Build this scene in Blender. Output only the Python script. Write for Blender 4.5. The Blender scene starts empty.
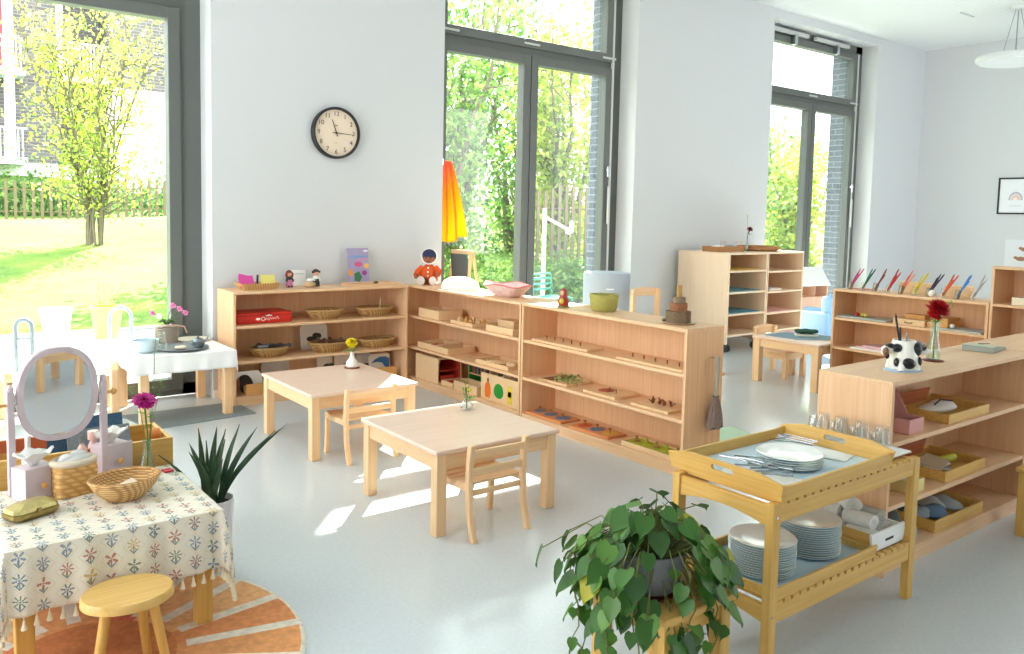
import bpy, math, random
import numpy as np
from mathutils import Vector, Matrix, Euler
random.seed(7)
C = bpy.context.scene.collection
SC = bpy.context.scene
R = math.radians
PI = math.pi

# ------------------------------------------------------------------ camera, sky, sun, exposure
cam_d = bpy.data.cameras.new('camera'); cam = bpy.data.objects.new('camera', cam_d); C.objects.link(cam)
yaw, pitch, roll, FPX = 0.656633, 0.0793742, 0.0222131, 818.289
fw = Vector((math.sin(yaw) * math.cos(pitch), math.cos(yaw) * math.cos(pitch), -math.sin(pitch)))
rt0 = Vector((math.cos(yaw), -math.sin(yaw), 0)); up0 = rt0.cross(fw)
rt = rt0 * math.cos(roll) + up0 * math.sin(roll); up = up0 * math.cos(roll) - rt0 * math.sin(roll)
m3 = Matrix((rt, up, -fw)).transposed()
cam.matrix_world = Matrix.Translation((0, 0, 1.5)) @ m3.to_4x4()
cam_d.sensor_width = 36; cam_d.lens = 36 * FPX / 1024; cam_d.shift_y = -48.11 / 1024
cam_d.clip_start = 0.05; cam_d.clip_end = 300
SC.camera = cam

w = bpy.data.worlds.new('sky'); SC.world = w; w.use_nodes = True
bg = w.node_tree.nodes['Background']; bg.inputs[0].default_value = (0.975, 0.985, 1.0, 1); bg.inputs[1].default_value = 3.6
sun_d = bpy.data.lights.new('sun', 'SUN'); sun = bpy.data.objects.new('sun', sun_d); C.objects.link(sun)
sun_d.energy = 20.0; sun_d.angle = R(0.6); sun_d.color = (1.0, 0.95, 0.86)
SUNDIR = Vector((0.652 * math.cos(R(39.6)), 0.758 * math.cos(R(39.6)), math.sin(R(39.6)))).normalized()
sun.rotation_euler = SUNDIR.to_track_quat('Z', 'Y').to_euler(); sun.location = (20, 24, 20)
SC.view_settings.view_transform = 'Standard'; SC.view_settings.look = 'None'
SC.view_settings.exposure = 1.10; SC.view_settings.gamma = 1.0; SC.view_settings.use_curve_mapping = False
cy = SC.cycles
cy.max_bounces = 9; cy.diffuse_bounces = 6; cy.glossy_bounces = 4; cy.transmission_bounces = 6; cy.transparent_max_bounces = 24
cy.sample_clamp_indirect = 6; cy.use_denoising = True; cy.caustics_reflective = False; cy.caustics_refractive = False
def portal(name, loc, rot, sx, sy):
    d = bpy.data.lights.new(name, 'AREA'); d.shape = 'RECTANGLE'; d.size = sx; d.size_y = sy; d.cycles.is_portal = True
    o = bpy.data.objects.new(name, d); C.objects.link(o); o.location = loc; o.rotation_euler = rot
for xc, ww in ((0.565, 2.9), (5.4, 2.5), (10.42, 2.5)):
    portal('daylight_portal', (xc, 6.95, 2.1), (R(-90), 0, 0), ww, 4.0)
for yc, wy in ((-2.65, .9), (3.4, 2.8)):  # portals at the openings added in the unseen left wall
    portal('daylight_portal', (-3.2, yc, 2.1), (0, R(-90), 0), 4.0, wy)
portal('daylight_portal', (10.9, -3.7, 2.1), (R(90), 0, 0), 3.0, 4.0)  # portal at the added front opening, out of view

# ------------------------------------------------------------------ materials
def lin(c):
    return tuple(((x / 255) / 12.92 if x / 255 <= 0.04045 else ((x / 255 + 0.055) / 1.055) ** 2.4) for x in c) + (1,)
MATS = {}
def base(name):
    m = bpy.data.materials.new(name); m.use_nodes = True
    return m, m.node_tree, m.node_tree.nodes['Principled BSDF']
def mat(name, col, rough=.55, metal=0, spec=.4, noise=0, nscale=30, bump=0, bscale=200):
    if name in MATS: return MATS[name]
    m, t, p = base(name); N = t.nodes; L = t.links
    p.inputs['Base Color'].default_value = lin(col); p.inputs['Roughness'].default_value = rough
    p.inputs['Metallic'].default_value = metal; p.inputs['Specular IOR Level'].default_value = spec
    if noise or bump: tc = N.new('ShaderNodeTexCoord')
    if noise:
        n = N.new('ShaderNodeTexNoise'); n.inputs['Scale'].default_value = nscale; n.inputs['Detail'].default_value = 4
        L.new(tc.outputs['Object'], n.inputs['Vector'])
        mx = N.new('ShaderNodeMix'); mx.data_type = 'RGBA'
        a = lin(col); mx.inputs[6].default_value = tuple(c * (1 - noise) for c in a[:3]) + (1,)
        mx.inputs[7].default_value = tuple(min(1, c * (1 + noise)) for c in a[:3]) + (1,)
        L.new(n.outputs['Fac'], mx.inputs[0]); L.new(mx.outputs[2], p.inputs['Base Color'])
    if bump:
        n = N.new('ShaderNodeTexNoise'); n.inputs['Scale'].default_value = bscale; L.new(tc.outputs['Object'], n.inputs['Vector'])
        b = N.new('ShaderNodeBump'); b.inputs['Strength'].default_value = bump; b.inputs['Distance'].default_value = .002
        L.new(n.outputs['Fac'], b.inputs['Height']); L.new(b.outputs[0], p.inputs['Normal'])
    MATS[name] = m; return m
def wood(name, c1, c2, axis='z', rough=.42, fine=70, coarse=2.2):
    if name in MATS: return MATS[name]
    m, t, p = base(name); N = t.nodes; L = t.links
    tc = N.new('ShaderNodeTexCoord'); mp = N.new('ShaderNodeMapping')
    s = [fine] * 3; s['xyz'.index(axis)] = coarse; mp.inputs['Scale'].default_value = s
    L.new(tc.outputs['Object'], mp.inputs['Vector'])
    n = N.new('ShaderNodeTexNoise'); n.inputs['Scale'].default_value = 1; n.inputs['Detail'].default_value = 3; n.inputs['Distortion'].default_value = .3
    L.new(mp.outputs[0], n.inputs['Vector'])
    r = N.new('ShaderNodeValToRGB'); r.color_ramp.elements[0].position = .3; r.color_ramp.elements[1].position = .7
    r.color_ramp.elements[0].color = lin(c1); r.color_ramp.elements[1].color = lin(c2)
    L.new(n.outputs['Fac'], r.inputs[0]); L.new(r.outputs[0], p.inputs['Base Color'])
    p.inputs['Roughness'].default_value = rough; p.inputs['Specular IOR Level'].default_value = .35
    b = N.new('ShaderNodeBump'); b.inputs['Strength'].default_value = .06; b.inputs['Distance'].default_value = .001
    L.new(n.outputs['Fac'], b.inputs['Height']); L.new(b.outputs[0], p.inputs['Normal'])
    MATS[name] = m; return m
def weave(name, c1, c2, scale=90):
    if name in MATS: return MATS[name]
    m, t, p = base(name); N = t.nodes; L = t.links
    tc = N.new('ShaderNodeTexCoord')
    a = N.new('ShaderNodeTexWave'); a.wave_type = 'BANDS'; a.bands_direction = 'Z'; a.inputs['Scale'].default_value = scale * .38; a.inputs['Distortion'].default_value = .4
    b = N.new('ShaderNodeTexWave'); b.wave_type = 'BANDS'; b.bands_direction = 'DIAGONAL'; b.inputs['Scale'].default_value = scale * .35; b.inputs['Distortion'].default_value = .4
    for q in (a, b): L.new(tc.outputs['Object'], q.inputs['Vector'])
    mu = N.new('ShaderNodeMath'); mu.operation = 'MULTIPLY'; L.new(a.outputs['Fac'], mu.inputs[0]); L.new(b.outputs['Fac'], mu.inputs[1])
    r = N.new('ShaderNodeValToRGB'); r.color_ramp.elements[0].color = lin(c1); r.color_ramp.elements[1].color = lin(c2); r.color_ramp.elements[1].position = .5
    L.new(mu.outputs[0], r.inputs[0]); L.new(r.outputs[0], p.inputs['Base Color'])
    bp = N.new('ShaderNodeBump'); bp.inputs['Strength'].default_value = .6; bp.inputs['Distance'].default_value = .003
    L.new(mu.outputs[0], bp.inputs['Height']); L.new(bp.outputs[0], p.inputs['Normal']); p.inputs['Roughness'].default_value = .7
    MATS[name] = m; return m
def leafmat(name, cols, trans=.45, rough=.5):
    if name in MATS: return MATS[name]
    m, t, p = base(name); N = t.nodes; L = t.links
    g = N.new('ShaderNodeNewGeometry'); r = N.new('ShaderNodeValToRGB')
    cr = r.color_ramp; cr.interpolation = 'LINEAR'
    while len(cr.elements) < len(cols): cr.elements.new(.5)
    for i, c in enumerate(cols): cr.elements[i].position = i / (len(cols) - 1); cr.elements[i].color = lin(c)
    L.new(g.outputs['Random Per Island'], r.inputs[0]); L.new(r.outputs[0], p.inputs['Base Color']); p.inputs['Roughness'].default_value = rough
    tr = N.new('ShaderNodeBsdfTranslucent'); L.new(r.outputs[0], tr.inputs[0])
    mx = N.new('ShaderNodeMixShader'); mx.inputs[0].default_value = trans
    L.new(p.outputs[0], mx.inputs[1]); L.new(tr.outputs[0], mx.inputs[2]); L.new(mx.outputs[0], N['Material Output'].inputs[0])
    MATS[name] = m; return m
def clear(name, tint=(255, 255, 255), refl=.08, rough=.02):
    if name in MATS: return MATS[name]
    m, t, p = base(name); N = t.nodes; L = t.links
    tr = N.new('ShaderNodeBsdfTransparent'); tr.inputs[0].default_value = lin(tint)
    gl = N.new('ShaderNodeBsdfGlossy'); gl.inputs['Roughness'].default_value = rough
    lw = N.new('ShaderNodeLayerWeight'); lw.inputs[0].default_value = .35
    ma = N.new('ShaderNodeMath'); ma.operation = 'MULTIPLY_ADD'; ma.inputs[1].default_value = .28; ma.inputs[2].default_value = refl; ma.use_clamp = True
    L.new(lw.outputs['Fresnel'], ma.inputs[0])
    mx = N.new('ShaderNodeMixShader'); L.new(ma.outputs[0], mx.inputs[0]); L.new(tr.outputs[0], mx.inputs[1]); L.new(gl.outputs[0], mx.inputs[2])
    L.new(mx.outputs[0], N['Material Output'].inputs[0]); MATS[name] = m; return m
def ramp_node(N, stops, interp='LINEAR'):
    r = N.new('ShaderNodeValToRGB'); cr = r.color_ramp; cr.interpolation = interp
    while len(cr.elements) < len(stops): cr.elements.new(.5)
    for i, (p_, c) in enumerate(stops): cr.elements[i].position = p_; cr.elements[i].color = lin(c)
    return r

BEECH = wood('beech_laminate_upright', (219, 175, 132), (231, 191, 151), 'z')
BEECHX = wood('beech_laminate_lengthwise', (221, 178, 136), (232, 193, 153), 'x')
BEECHY = wood('beech_laminate_crosswise', (221, 178, 136), (232, 193, 153), 'y')
TOPW = wood('pale_table_laminate', (224, 192, 170), (232, 203, 184), 'x', .28)
PALE = wood('birch_panel', (232, 204, 174), (239, 213, 186), 'z')
PINE = wood('lacquered_pine', (204, 158, 80), (220, 178, 102), 'x')
PINEZ = wood('lacquered_pine_upright', (202, 156, 78), (218, 176, 100), 'z')
PINEY = wood('lacquered_pine_crosswise', (204, 158, 80), (220, 178, 102), 'y')
RUBW = wood('rubberwood_upright', (226, 184, 138), (236, 200, 158), 'z')
RUBX = wood('rubberwood_lengthwise', (226, 184, 138), (236, 200, 158), 'x')
TOYW = wood('toy_wood', (222, 186, 140), (232, 200, 158), 'x')
HONEY = wood('honey_wood', (205, 150, 85), (218, 166, 100), 'x')
DARKW = wood('dark_wood', (110, 66, 40), (140, 88, 56), 'x')
WICK = weave('golden_wicker', (176, 130, 76), (226, 190, 134))
WICKD = weave('brown_wicker', (150, 112, 62), (208, 170, 112))
WHITE = mat('white_plastic', (240, 240, 238), .4)
PAPER = mat('white_paper', (240, 238, 232), .8)
FABW = mat('white_fabric', (236, 234, 228), .9, bump=.3, bscale=400)
BLACK = mat('black_plastic', (28, 28, 30), .4)
FRAME = mat('anthracite_window_frame', (98, 101, 98), .45)
STEEL = mat('brushed_steel', (190, 195, 200), .25, 1)
GLASS = clear('window_glass', (246, 252, 249), .008)
TUMB = clear('drinking_glass', (250, 252, 253), .07)
WATERG = clear('vase_glass', (244, 250, 247), .07)

# ------------------------------------------------------------------ mesh helpers
class MB:
    def __init__(s): s.v = []; s.f = []; s.m = []; s.uv = None
    def add(s, vs, fs, mi=0):
        o = len(s.v); s.v += [tuple(x) for x in vs]; s.f += [tuple(i + o for i in f) for f in fs]; s.m += [mi] * len(fs); return s
    def box(s, x0, x1, y0, y1, z0, z1, mi=0):
        return s.add([(x0,y0,z0),(x1,y0,z0),(x1,y1,z0),(x0,y1,z0),(x0,y0,z1),(x1,y0,z1),(x1,y1,z1),(x0,y1,z1)],
                     [(0,3,2,1),(4,5,6,7),(0,1,5,4),(1,2,6,5),(2,3,7,6),(3,0,4,7)], mi)
    def obox(s, c, size, rot=(0,0,0), mi=0):
        M = Euler(rot).to_matrix(); c = Vector(c); h = [x / 2 for x in size]
        vs = [c + M @ Vector((a*h[0], b*h[1], d*h[2])) for d in (-1,1) for a, b in ((-1,-1),(1,-1),(1,1),(-1,1))]
        return s.add(vs, [(0,3,2,1),(4,5,6,7),(0,1,5,4),(1,2,6,5),(2,3,7,6),(3,0,4,7)], mi)
    def lathe(s, prof, c=(0,0,0), n=24, sx=1, sy=1, mi=0, M=None, capb=True, capt=False):
        vs = []; fs = []
        for r, z in prof:
            for i in range(n):
                a = 2*PI*i/n; p = Vector((r*math.cos(a)*sx, r*math.sin(a)*sy, z))
                if M: p = M @ p
                vs.append(p + Vector(c))
        k = len(prof)
        for j in range(k-1):
            for i in range(n):
                i2 = (i+1) % n; fs.append((j*n+i, j*n+i2, (j+1)*n+i2, (j+1)*n+i))
        if capb: fs.append(tuple(range(n-1,-1,-1)))
        if capt: fs.append(tuple((k-1)*n+i for i in range(n)))
        return s.add(vs, fs, mi)
    def cyl(s, c, r, h, n=20, r2=None, mi=0, M=None):
        return s.lathe([(r,0),(r if r2 is None else r2,h)], c, n, mi=mi, M=M, capt=True)
    def rod(s, a, b, r, r2=None, n=10, mi=0):
        return s.tube([a, b], [r, r if r2 is None else r2], n, mi)
    def tube(s, pts, rad, n=8, mi=0):
        pts = [Vector(p) for p in pts]; k = len(pts)
        if not isinstance(rad, (list, tuple)): rad = [rad]*k
        vs = []; prev = None
        for i, p in enumerate(pts):
            d = (pts[min(i+1,k-1)] - pts[max(i-1,0)]).normalized()
            if prev is None:
                u = d.orthogonal().normalized()
            else:
                u = (prev - d*prev.dot(d)); u = u.normalized() if u.length > 1e-6 else d.orthogonal().normalized()
            prev = u; v = d.cross(u)
            for j in range(n):
                a = 2*PI*j/n; vs.append(p + (u*math.cos(a) + v*math.sin(a))*rad[i])
        fs = [(i*n+j, i*n+(j+1)%n, (i+1)*n+(j+1)%n, (i+1)*n+j) for i in range(k-1) for j in range(n)]
        fs += [tuple(range(n-1,-1,-1)), tuple((k-1)*n+j for j in range(n))]
        return s.add(vs, fs, mi)
    def ell(s, c, r, rot=(0,0,0), nu=16, nv=10, mi=0):
        M = Euler(rot).to_matrix(); c = Vector(c); vs = [c + M @ Vector((0,0,-r[2]))]
        for j in range(1, nv):
            ph = -PI/2 + PI*j/nv
            for i in range(nu):
                a = 2*PI*i/nu; vs.append(c + M @ Vector((r[0]*math.cos(ph)*math.cos(a), r[1]*math.cos(ph)*math.sin(a), r[2]*math.sin(ph))))
        vs.append(c + M @ Vector((0,0,r[2]))); t = len(vs)-1
        fs = [(0, 1+(i+1)%nu, 1+i) for i in range(nu)]
        for j in range(nv-2):
            for i in range(nu): fs.append((1+j*nu+i, 1+j*nu+(i+1)%nu, 1+(j+1)*nu+(i+1)%nu, 1+(j+1)*nu+i))
        fs += [(1+(nv-2)*nu+i, 1+(nv-2)*nu+(i+1)%nu, t) for i in range(nu)]
        return s.add(vs, fs, mi)
    def prism(s, poly, ax, t0, t1, mi=0):
        def P(a, b, t): return {'x': (t,a,b), 'y': (a,t,b), 'z': (a,b,t)}[ax]
        n = len(poly); vs = [P(a,b,t0) for a,b in poly] + [P(a,b,t1) for a,b in poly]
        fs = [tuple(range(n-1,-1,-1)), tuple(range(n,2*n))] + [(i,(i+1)%n,n+(i+1)%n,n+i) for i in range(n)]
        return s.add(vs, fs, mi)
    def torus(s, c, R0, r, n=24, k=8, sx=1, sy=1, M=None, mi=0):
        vs = []; fs = []
        for i in range(n):
            a = 2*PI*i/n
            for j in range(k):
                b = 2*PI*j/k; p = Vector(((R0*sx + r*math.cos(b))*math.cos(a), (R0*sy + r*math.cos(b))*math.sin(a), r*math.sin(b)))
                if M: p = M @ p
                vs.append(p + Vector(c))
        for i in range(n):
            for j in range(k): fs.append((i*k+j, ((i+1)%n)*k+j, ((i+1)%n)*k+(j+1)%k, i*k+(j+1)%k))
        return s.add(vs, fs, mi)
    def build(s, name, m, parent=None, loc=None, rot=None, smooth=False, bev=0):
        me = bpy.data.meshes.new(name); me.from_pydata(s.v, [], s.f)
        for q in (m if isinstance(m, (list, tuple)) else [m]): me.materials.append(q)
        if max(s.m, default=0): me.polygons.foreach_set('material_index', s.m)
        if s.uv is not None:
            ul = me.uv_layers.new(name='map')
            for lp in me.loops: ul.data[lp.index].uv = s.uv[lp.vertex_index]
        if smooth: me.polygons.foreach_set('use_smooth', [True]*len(me.polygons))
        me.update()
        if smooth:
            try: me.set_sharp_from_angle(angle=R(40))
            except Exception: pass
        o = bpy.data.objects.new(name, me); C.objects.link(o)
        if loc: o.location = loc
        if rot: o.rotation_euler = rot
        if parent: o.parent = parent
        if bev:
            b = o.modifiers.new('edge', 'BEVEL'); b.width = bev; b.segments = 2; b.limit_method = 'ANGLE'
        return o
def tag(o, label, cat, group=None):
    o['label'] = label; o['category'] = cat
    if group: o['group'] = group
    return o
def thing(name, label, cat, loc=(0,0,0), rz=0, group=None):
    o = bpy.data.objects.new(name, None); C.objects.link(o); o.empty_display_size = .05
    o.location = loc; o.rotation_euler = (0,0,rz); return tag(o, label, cat, group)
def struct(o): o['kind'] = 'structure'; return o
def dup(src, loc, rz, label, group=None):
    r = src.copy(); C.objects.link(r); r.location = loc; r.rotation_euler = (0,0,rz); r['label'] = label
    if group: r['group'] = group
    for ch in list(src.children):
        c = ch.copy(); C.objects.link(c); c.parent = r
        for g in list(ch.children):
            d = g.copy(); C.objects.link(d); d.parent = c
    return r
def single(name, mb, m, label, cat, loc=(0,0,0), rz=0, group=None, smooth=False, bev=0):
    return tag(mb.build(name, m, None, loc, (0,0,rz), smooth, bev), label, cat, group)
def text_part(name, s, size, m, parent, loc, rot, ext=.0008, align='CENTER'):
    cu = bpy.data.curves.new(name, 'FONT'); cu.body = s; cu.size = size; cu.extrude = ext; cu.align_x = align; cu.align_y = 'CENTER'
    o = bpy.data.objects.new(name, cu); C.objects.link(o); bpy.context.view_layer.update()
    me = bpy.data.meshes.new_from_object(o.evaluated_get(bpy.context.evaluated_depsgraph_get()))
    bpy.data.objects.remove(o); n = bpy.data.objects.new(name, me); C.objects.link(n); me.materials.clear(); me.materials.append(m)
    n.parent = parent; n.location = loc; n.rotation_euler = rot; return n
ORD = ['first','second','third','fourth','fifth','sixth','seventh','eighth','ninth','tenth','eleventh','twelfth','thirteenth','fourteenth','fifteenth','sixteenth','seventeenth','eighteenth']
NP_ = np.random.default_rng(3)

# ------------------------------------------------------------------ the room
WY, FY, CZ = 6.46, 6.75, 4.19                     # inner face of the window wall, face of the window frames, ceiling
LX, RX, BY = -3.0, 13.08, -3.5
fm, t, p = base('grey_linoleum'); N = t.nodes; L = t.links
tc = N.new('ShaderNodeTexCoord'); n1 = N.new('ShaderNodeTexNoise'); n1.inputs['Scale'].default_value = 60; n1.inputs['Detail'].default_value = 5
n2 = N.new('ShaderNodeTexNoise'); n2.inputs['Scale'].default_value = .8
L.new(tc.outputs['Object'], n1.inputs['Vector']); L.new(tc.outputs['Object'], n2.inputs['Vector'])
r = ramp_node(N, [(.35, (194, 201, 205)), (.65, (200, 207, 210))]); L.new(n1.outputs['Fac'], r.inputs[0]); L.new(r.outputs[0], p.inputs['Base Color'])
mr = N.new('ShaderNodeMapRange'); mr.inputs[3].default_value = .16; mr.inputs[4].default_value = .24; L.new(n2.outputs['Fac'], mr.inputs[0]); L.new(mr.outputs[0], p.inputs['Roughness'])
p.inputs['Specular IOR Level'].default_value = .75
WALL = mat('white_wall_paint', (207, 209, 211), .85, bump=.15, bscale=250)
cm, t, p = base('perforated_ceiling'); N = t.nodes; L = t.links
tc = N.new('ShaderNodeTexCoord'); v = N.new('ShaderNodeVectorMath'); v.operation = 'MULTIPLY'; v.inputs[1].default_value = (14, 14, 0)
L.new(tc.outputs['Object'], v.inputs[0]); fr = N.new('ShaderNodeVectorMath'); fr.operation = 'FRACTION'; L.new(v.outputs[0], fr.inputs[0])
di = N.new('ShaderNodeVectorMath'); di.operation = 'DISTANCE'; di.inputs[1].default_value = (.5,.5,0); L.new(fr.outputs[0], di.inputs[0])
r = ramp_node(N, [(.12, (216, 220, 221)), (.20, (230, 233, 234))]); L.new(di.outputs['Value'], r.inputs[0]); L.new(r.outputs[0], p.inputs['Base Color']); p.inputs['Roughness'].default_value = .9

struct(MB().box(LX-.3, RX+.3, BY-.3, FY-.06, -.2, 0).build('floor', fm))
struct(MB().box(LX-.3, RX+.3, BY-.3, WY+.6, CZ, CZ+.3).build('ceiling', cm))
WINS = [(-.9, 2.03), (4.14, 6.66), (9.13, 11.69)]
WT = 4.08                                          # window head
wb = MB(); xs = [LX-.3] + [e for q in WINS for e in q] + [RX+.3]
for i in range(0, len(xs), 2): wb.box(xs[i], xs[i+1], WY, FY+.02, 0, CZ)
for a, b in WINS: wb.box(a, b, WY, FY+.02, WT, CZ)
struct(wb.build('wall_back', WALL))
struct(MB().box(RX, RX+.3, BY, WY+.3, 0, CZ).build('wall_right', WALL))

wl = MB()
LW = [(-3.1, -2.2), (2.0, 4.8)]  # openings added in the unseen left wall to let in side light
FWN = [(9.4, 12.4)]  # unseen opening added in the front wall to brighten the far end
ys = [BY] + [e for q in LW for e in q] + [WY+.3]
for i in range(0, len(ys), 2): wl.box(LX-.3, LX, ys[i], ys[i+1], 0, CZ)
for a, b in LW: wl.box(LX-.3, LX, a, b, WT, CZ)
struct(wl.build('wall_left', WALL))
wf = MB(); xf = [LX-.3] + [e for q in FWN for e in q] + [RX+.3]
for i in range(0, len(xf), 2): wf.box(xf[i], xf[i+1], BY-.3, BY, 0, CZ)
for a, b in FWN: wf.box(a, b, BY-.3, BY, WT, CZ)
struct(wf.build('wall_front', WALL))
# brick skin outside with deeper reveals
bm_, t, p = base('grey_brick'); N = t.nodes; L = t.links
tc = N.new('ShaderNodeTexCoord'); mp = N.new('ShaderNodeMapping'); mp.inputs['Rotation'].default_value = (0, R(90), R(0))
sx = N.new('ShaderNodeSeparateXYZ'); L.new(tc.outputs['Object'], sx.inputs[0]); ad = N.new('ShaderNodeMath'); L.new(sx.outputs[0], ad.inputs[0]); L.new(sx.outputs[1], ad.inputs[1])
cx_ = N.new('ShaderNodeCombineXYZ'); L.new(ad.outputs[0], cx_.inputs[0]); L.new(sx.outputs[2], cx_.inputs[1])
br = N.new('ShaderNodeTexBrick'); br.inputs['Scale'].default_value = 1; br.inputs['Brick Width'].default_value = .3; br.inputs['Row Height'].default_value = .083; br.inputs['Mortar Size'].default_value = .006
br.inputs['Color1'].default_value = lin((92, 97, 108)); br.inputs['Color2'].default_value = lin((76, 81, 92)); br.inputs['Mortar'].default_value = lin((148, 152, 160))
L.new(cx_.outputs[0], br.inputs['Vector']); L.new(br.outputs['Color'], p.inputs['Base Color']); p.inputs['Roughness'].default_value = .85
tw = MB(); OY = 7.18
for i in range(0, len(xs), 2):
    a = xs[i] + (0 if i == 0 else -.02); b = xs[i+1] + (.02 if i < len(xs)-2 else 0)
    tw.box(a, b, FY+.1, OY, -.1, CZ+.3)
for a, b in WINS: tw.box(a+.02, b-.02, FY+.1, OY, WT-.02, CZ+.3)
struct(tw.build('trim_1', bm_))

def window(idx, x0, x1, mul, fittings=True, T0=3.06):
    f = MB(); y0, y1 = FY-.03, FY+.08
    T1 = T0 + .24
    f.box(x0, x0+.09, y0, y1, 0, WT); f.box(x1-.16, x1, y0, y1, 0, WT); f.box(x0, x1, y0, y1, WT-.10, WT); f.box(x0, x1, y0, y1, 0, .09)
    f.box(x0+.09, x1-.16, y0, y1, T0+.07, T1-.09)
    root = struct(f.build('window_%d' % idx, FRAME))
    s = MB(); ya, yb = FY-.06, FY+.05
    def sash(a, b, z0, z1, tl=.09):
        s.box(a, a+tl, ya, yb, z0, z1); s.box(b-tl, b, ya, yb, z0, z1); s.box(a+tl, b-tl, ya, yb, z0, z0+tl); s.box(a+tl, b-tl, ya, yb, z1-tl, z1)
    A, B = x0+.09, x1-.16
    sash(A, mul-.005, .045, T0+.07); sash(mul+.005, B, .045, T0+.07); sash(A, B, T1-.10, WT-.11)
    s.build('window_sash', FRAME, root, bev=.004)
    g = MB()
    for a, b, z0, z1 in ((A+.08, mul-.08, .12, T0), (mul+.08, B-.08, .12, T0), (A+.08, B-.08, T1-.03, WT-.19)):
        g.box(a, b, FY, FY+.006, z0, z1)
    g.build('window_glass', GLASS, root)
    if not fittings: return root
    h = MB(); xm = B-.045
    h.box(B-.005, B+.02, ya-.012, ya+.02, .3, WT-.12)                       # pale gasket / opener rod
    h.build('opener_rod', mat('light_grey_metal', (196, 198, 196), .4), root)
    h = MB(); h.obox((xm+.02, ya-.03, 1.62), (.028, .03, .42)); h.build('opener_lever', mat('light_grey_metal', (196, 198, 196), .4), root, bev=.004)
    h = MB(); h.box(xm-.02, xm, ya-.05, ya, 2.0, 2.02); h.box(xm-.03, xm+.0, ya-.06, ya-.045, 1.93, 2.05); h.build('handle', STEEL, root, bev=.004)
    h = MB()
    for cxx in (A+.12, mul, B-.05): h.box(cxx-.1, cxx+.1, ya-.008, ya, T1-.07, T1-.05)
    h.build('hinge_cover', mat('light_grey_metal', (196, 198, 196), .4), root)
    return root
window(1, WINS[0][0], WINS[0][1], .35, False, 2.95)
w2 = window(2, WINS[1][0], WINS[1][1], 5.35)
w3 = window(3, WINS[2][0], WINS[2][1], 10.42)
for dx in (9.32, 10.35):                             # tilt actuators on the head of window 3
    h = MB(); h.box(dx, dx+.85, FY-.12, FY-.065, WT-.09, WT-.04); h.build('tilt_actuator', mat('light_grey_metal', (196,198,196), .4), w3, bev=.006)
    h = MB(); h.box(dx+.5, dx+.56, FY-.14, FY-.06, WT-.22, WT-.08); h.build('actuator_arm', STEEL, w3, bev=.004)
bb = MB(); bx = [LX] + [e for q in WINS for e in q] + [RX]
for i in range(0, len(bx), 2): bb.box(bx[i], bx[i+1], WY-.012, WY, 0, .06)
struct(bb.build('baseboard_back', WHITE))
struct(MB().box(RX-.012, RX, BY, WY-.02, 0, .06).build('baseboard_right', WHITE))
h = MB(); h.box(11.0, 11.35, 5.0, 5.03, CZ-.012, CZ); struct(h.build('trim_2', mat('ceiling_grey', (205,208,210), .7)))

# ------------------------------------------------------------------ outdoors
def terrain():
    m = MB(); nx, ny = 60, 60; rng = random.Random(2)
    X = np.linspace(-25, 60, nx); Y = np.linspace(10.7, 90, ny)**1.0
    Y = 10.7 + (np.linspace(0, 1, ny)**1.8)*85
    vs = []
    for y in Y:
        for x in X:
            tt = min(1, max(0, (y-10.7)/12)); z = -.06 + 1.15*(tt*tt*(3-2*tt)) + max(0, min(1, (y-27)/10))*1.6
            z += .45*math.exp(-((x-6.6)**2/2.2 + (y-20.5)**2/10)) if x < 8 else .25*math.exp(-((y-20.5)**2/10))
            z += .03*math.sin(x*2.1+y)*math.cos(y*1.3) * (1 if y > 11 else 0)
            if x > 6: z -= min(1, (x-6)/2)*tt*.5
            vs.append((x, y, z))
    fs = [(j*nx+i, j*nx+i+1, (j+1)*nx+i+1, (j+1)*nx+i) for j in range(ny-1) for i in range(nx-1)]
    m.add(vs, fs); return m
gm, t, p = base('sunny_grass'); N = t.nodes; L = t.links
tc = N.new('ShaderNodeTexCoord'); n1 = N.new('ShaderNodeTexNoise'); n1.inputs['Scale'].default_value = .8; n1.inputs['Detail'].default_value = 8; n1.inputs['Roughness'].default_value = .7
L.new(tc.outputs['Object'], n1.inputs['Vector']); r = ramp_node(N, [(.3, (52, 92, 24)), (.5, (100, 130, 38)), (.62, (128, 140, 52)), (.75, (150, 146, 78))]); L.new(n1.outputs['Fac'], r.inputs[0]); L.new(r.outputs[0], p.inputs['Base Color']); p.inputs['Roughness'].default_value = .95
n3 = N.new('ShaderNodeTexNoise'); n3.inputs['Scale'].default_value = 25; n3.inputs['Detail'].default_value = 6; L.new(tc.outputs['Object'], n3.inputs['Vector'])
b = N.new('ShaderNodeBump'); b.inputs['Strength'].default_value = 1; b.inputs['Distance'].default_value = .1; L.new(n3.outputs['Fac'], b.inputs['Height']); L.new(b.outputs[0], p.inputs['Normal'])
g_ = terrain().build('lawn', gm, smooth=True); struct(g_)
struct(MB().box(-25, 60, 6.69, 10.75, -.25, -.03).build('terrace', mat('pale_concrete_paving', (214, 214, 210), .9, noise=.06, nscale=3)))
struct(MB().box(-25, 60, 10.7, 10.85, -.25, .0).build('terrace_kerb', mat('grey_kerb', (140, 142, 145), .9)))

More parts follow.
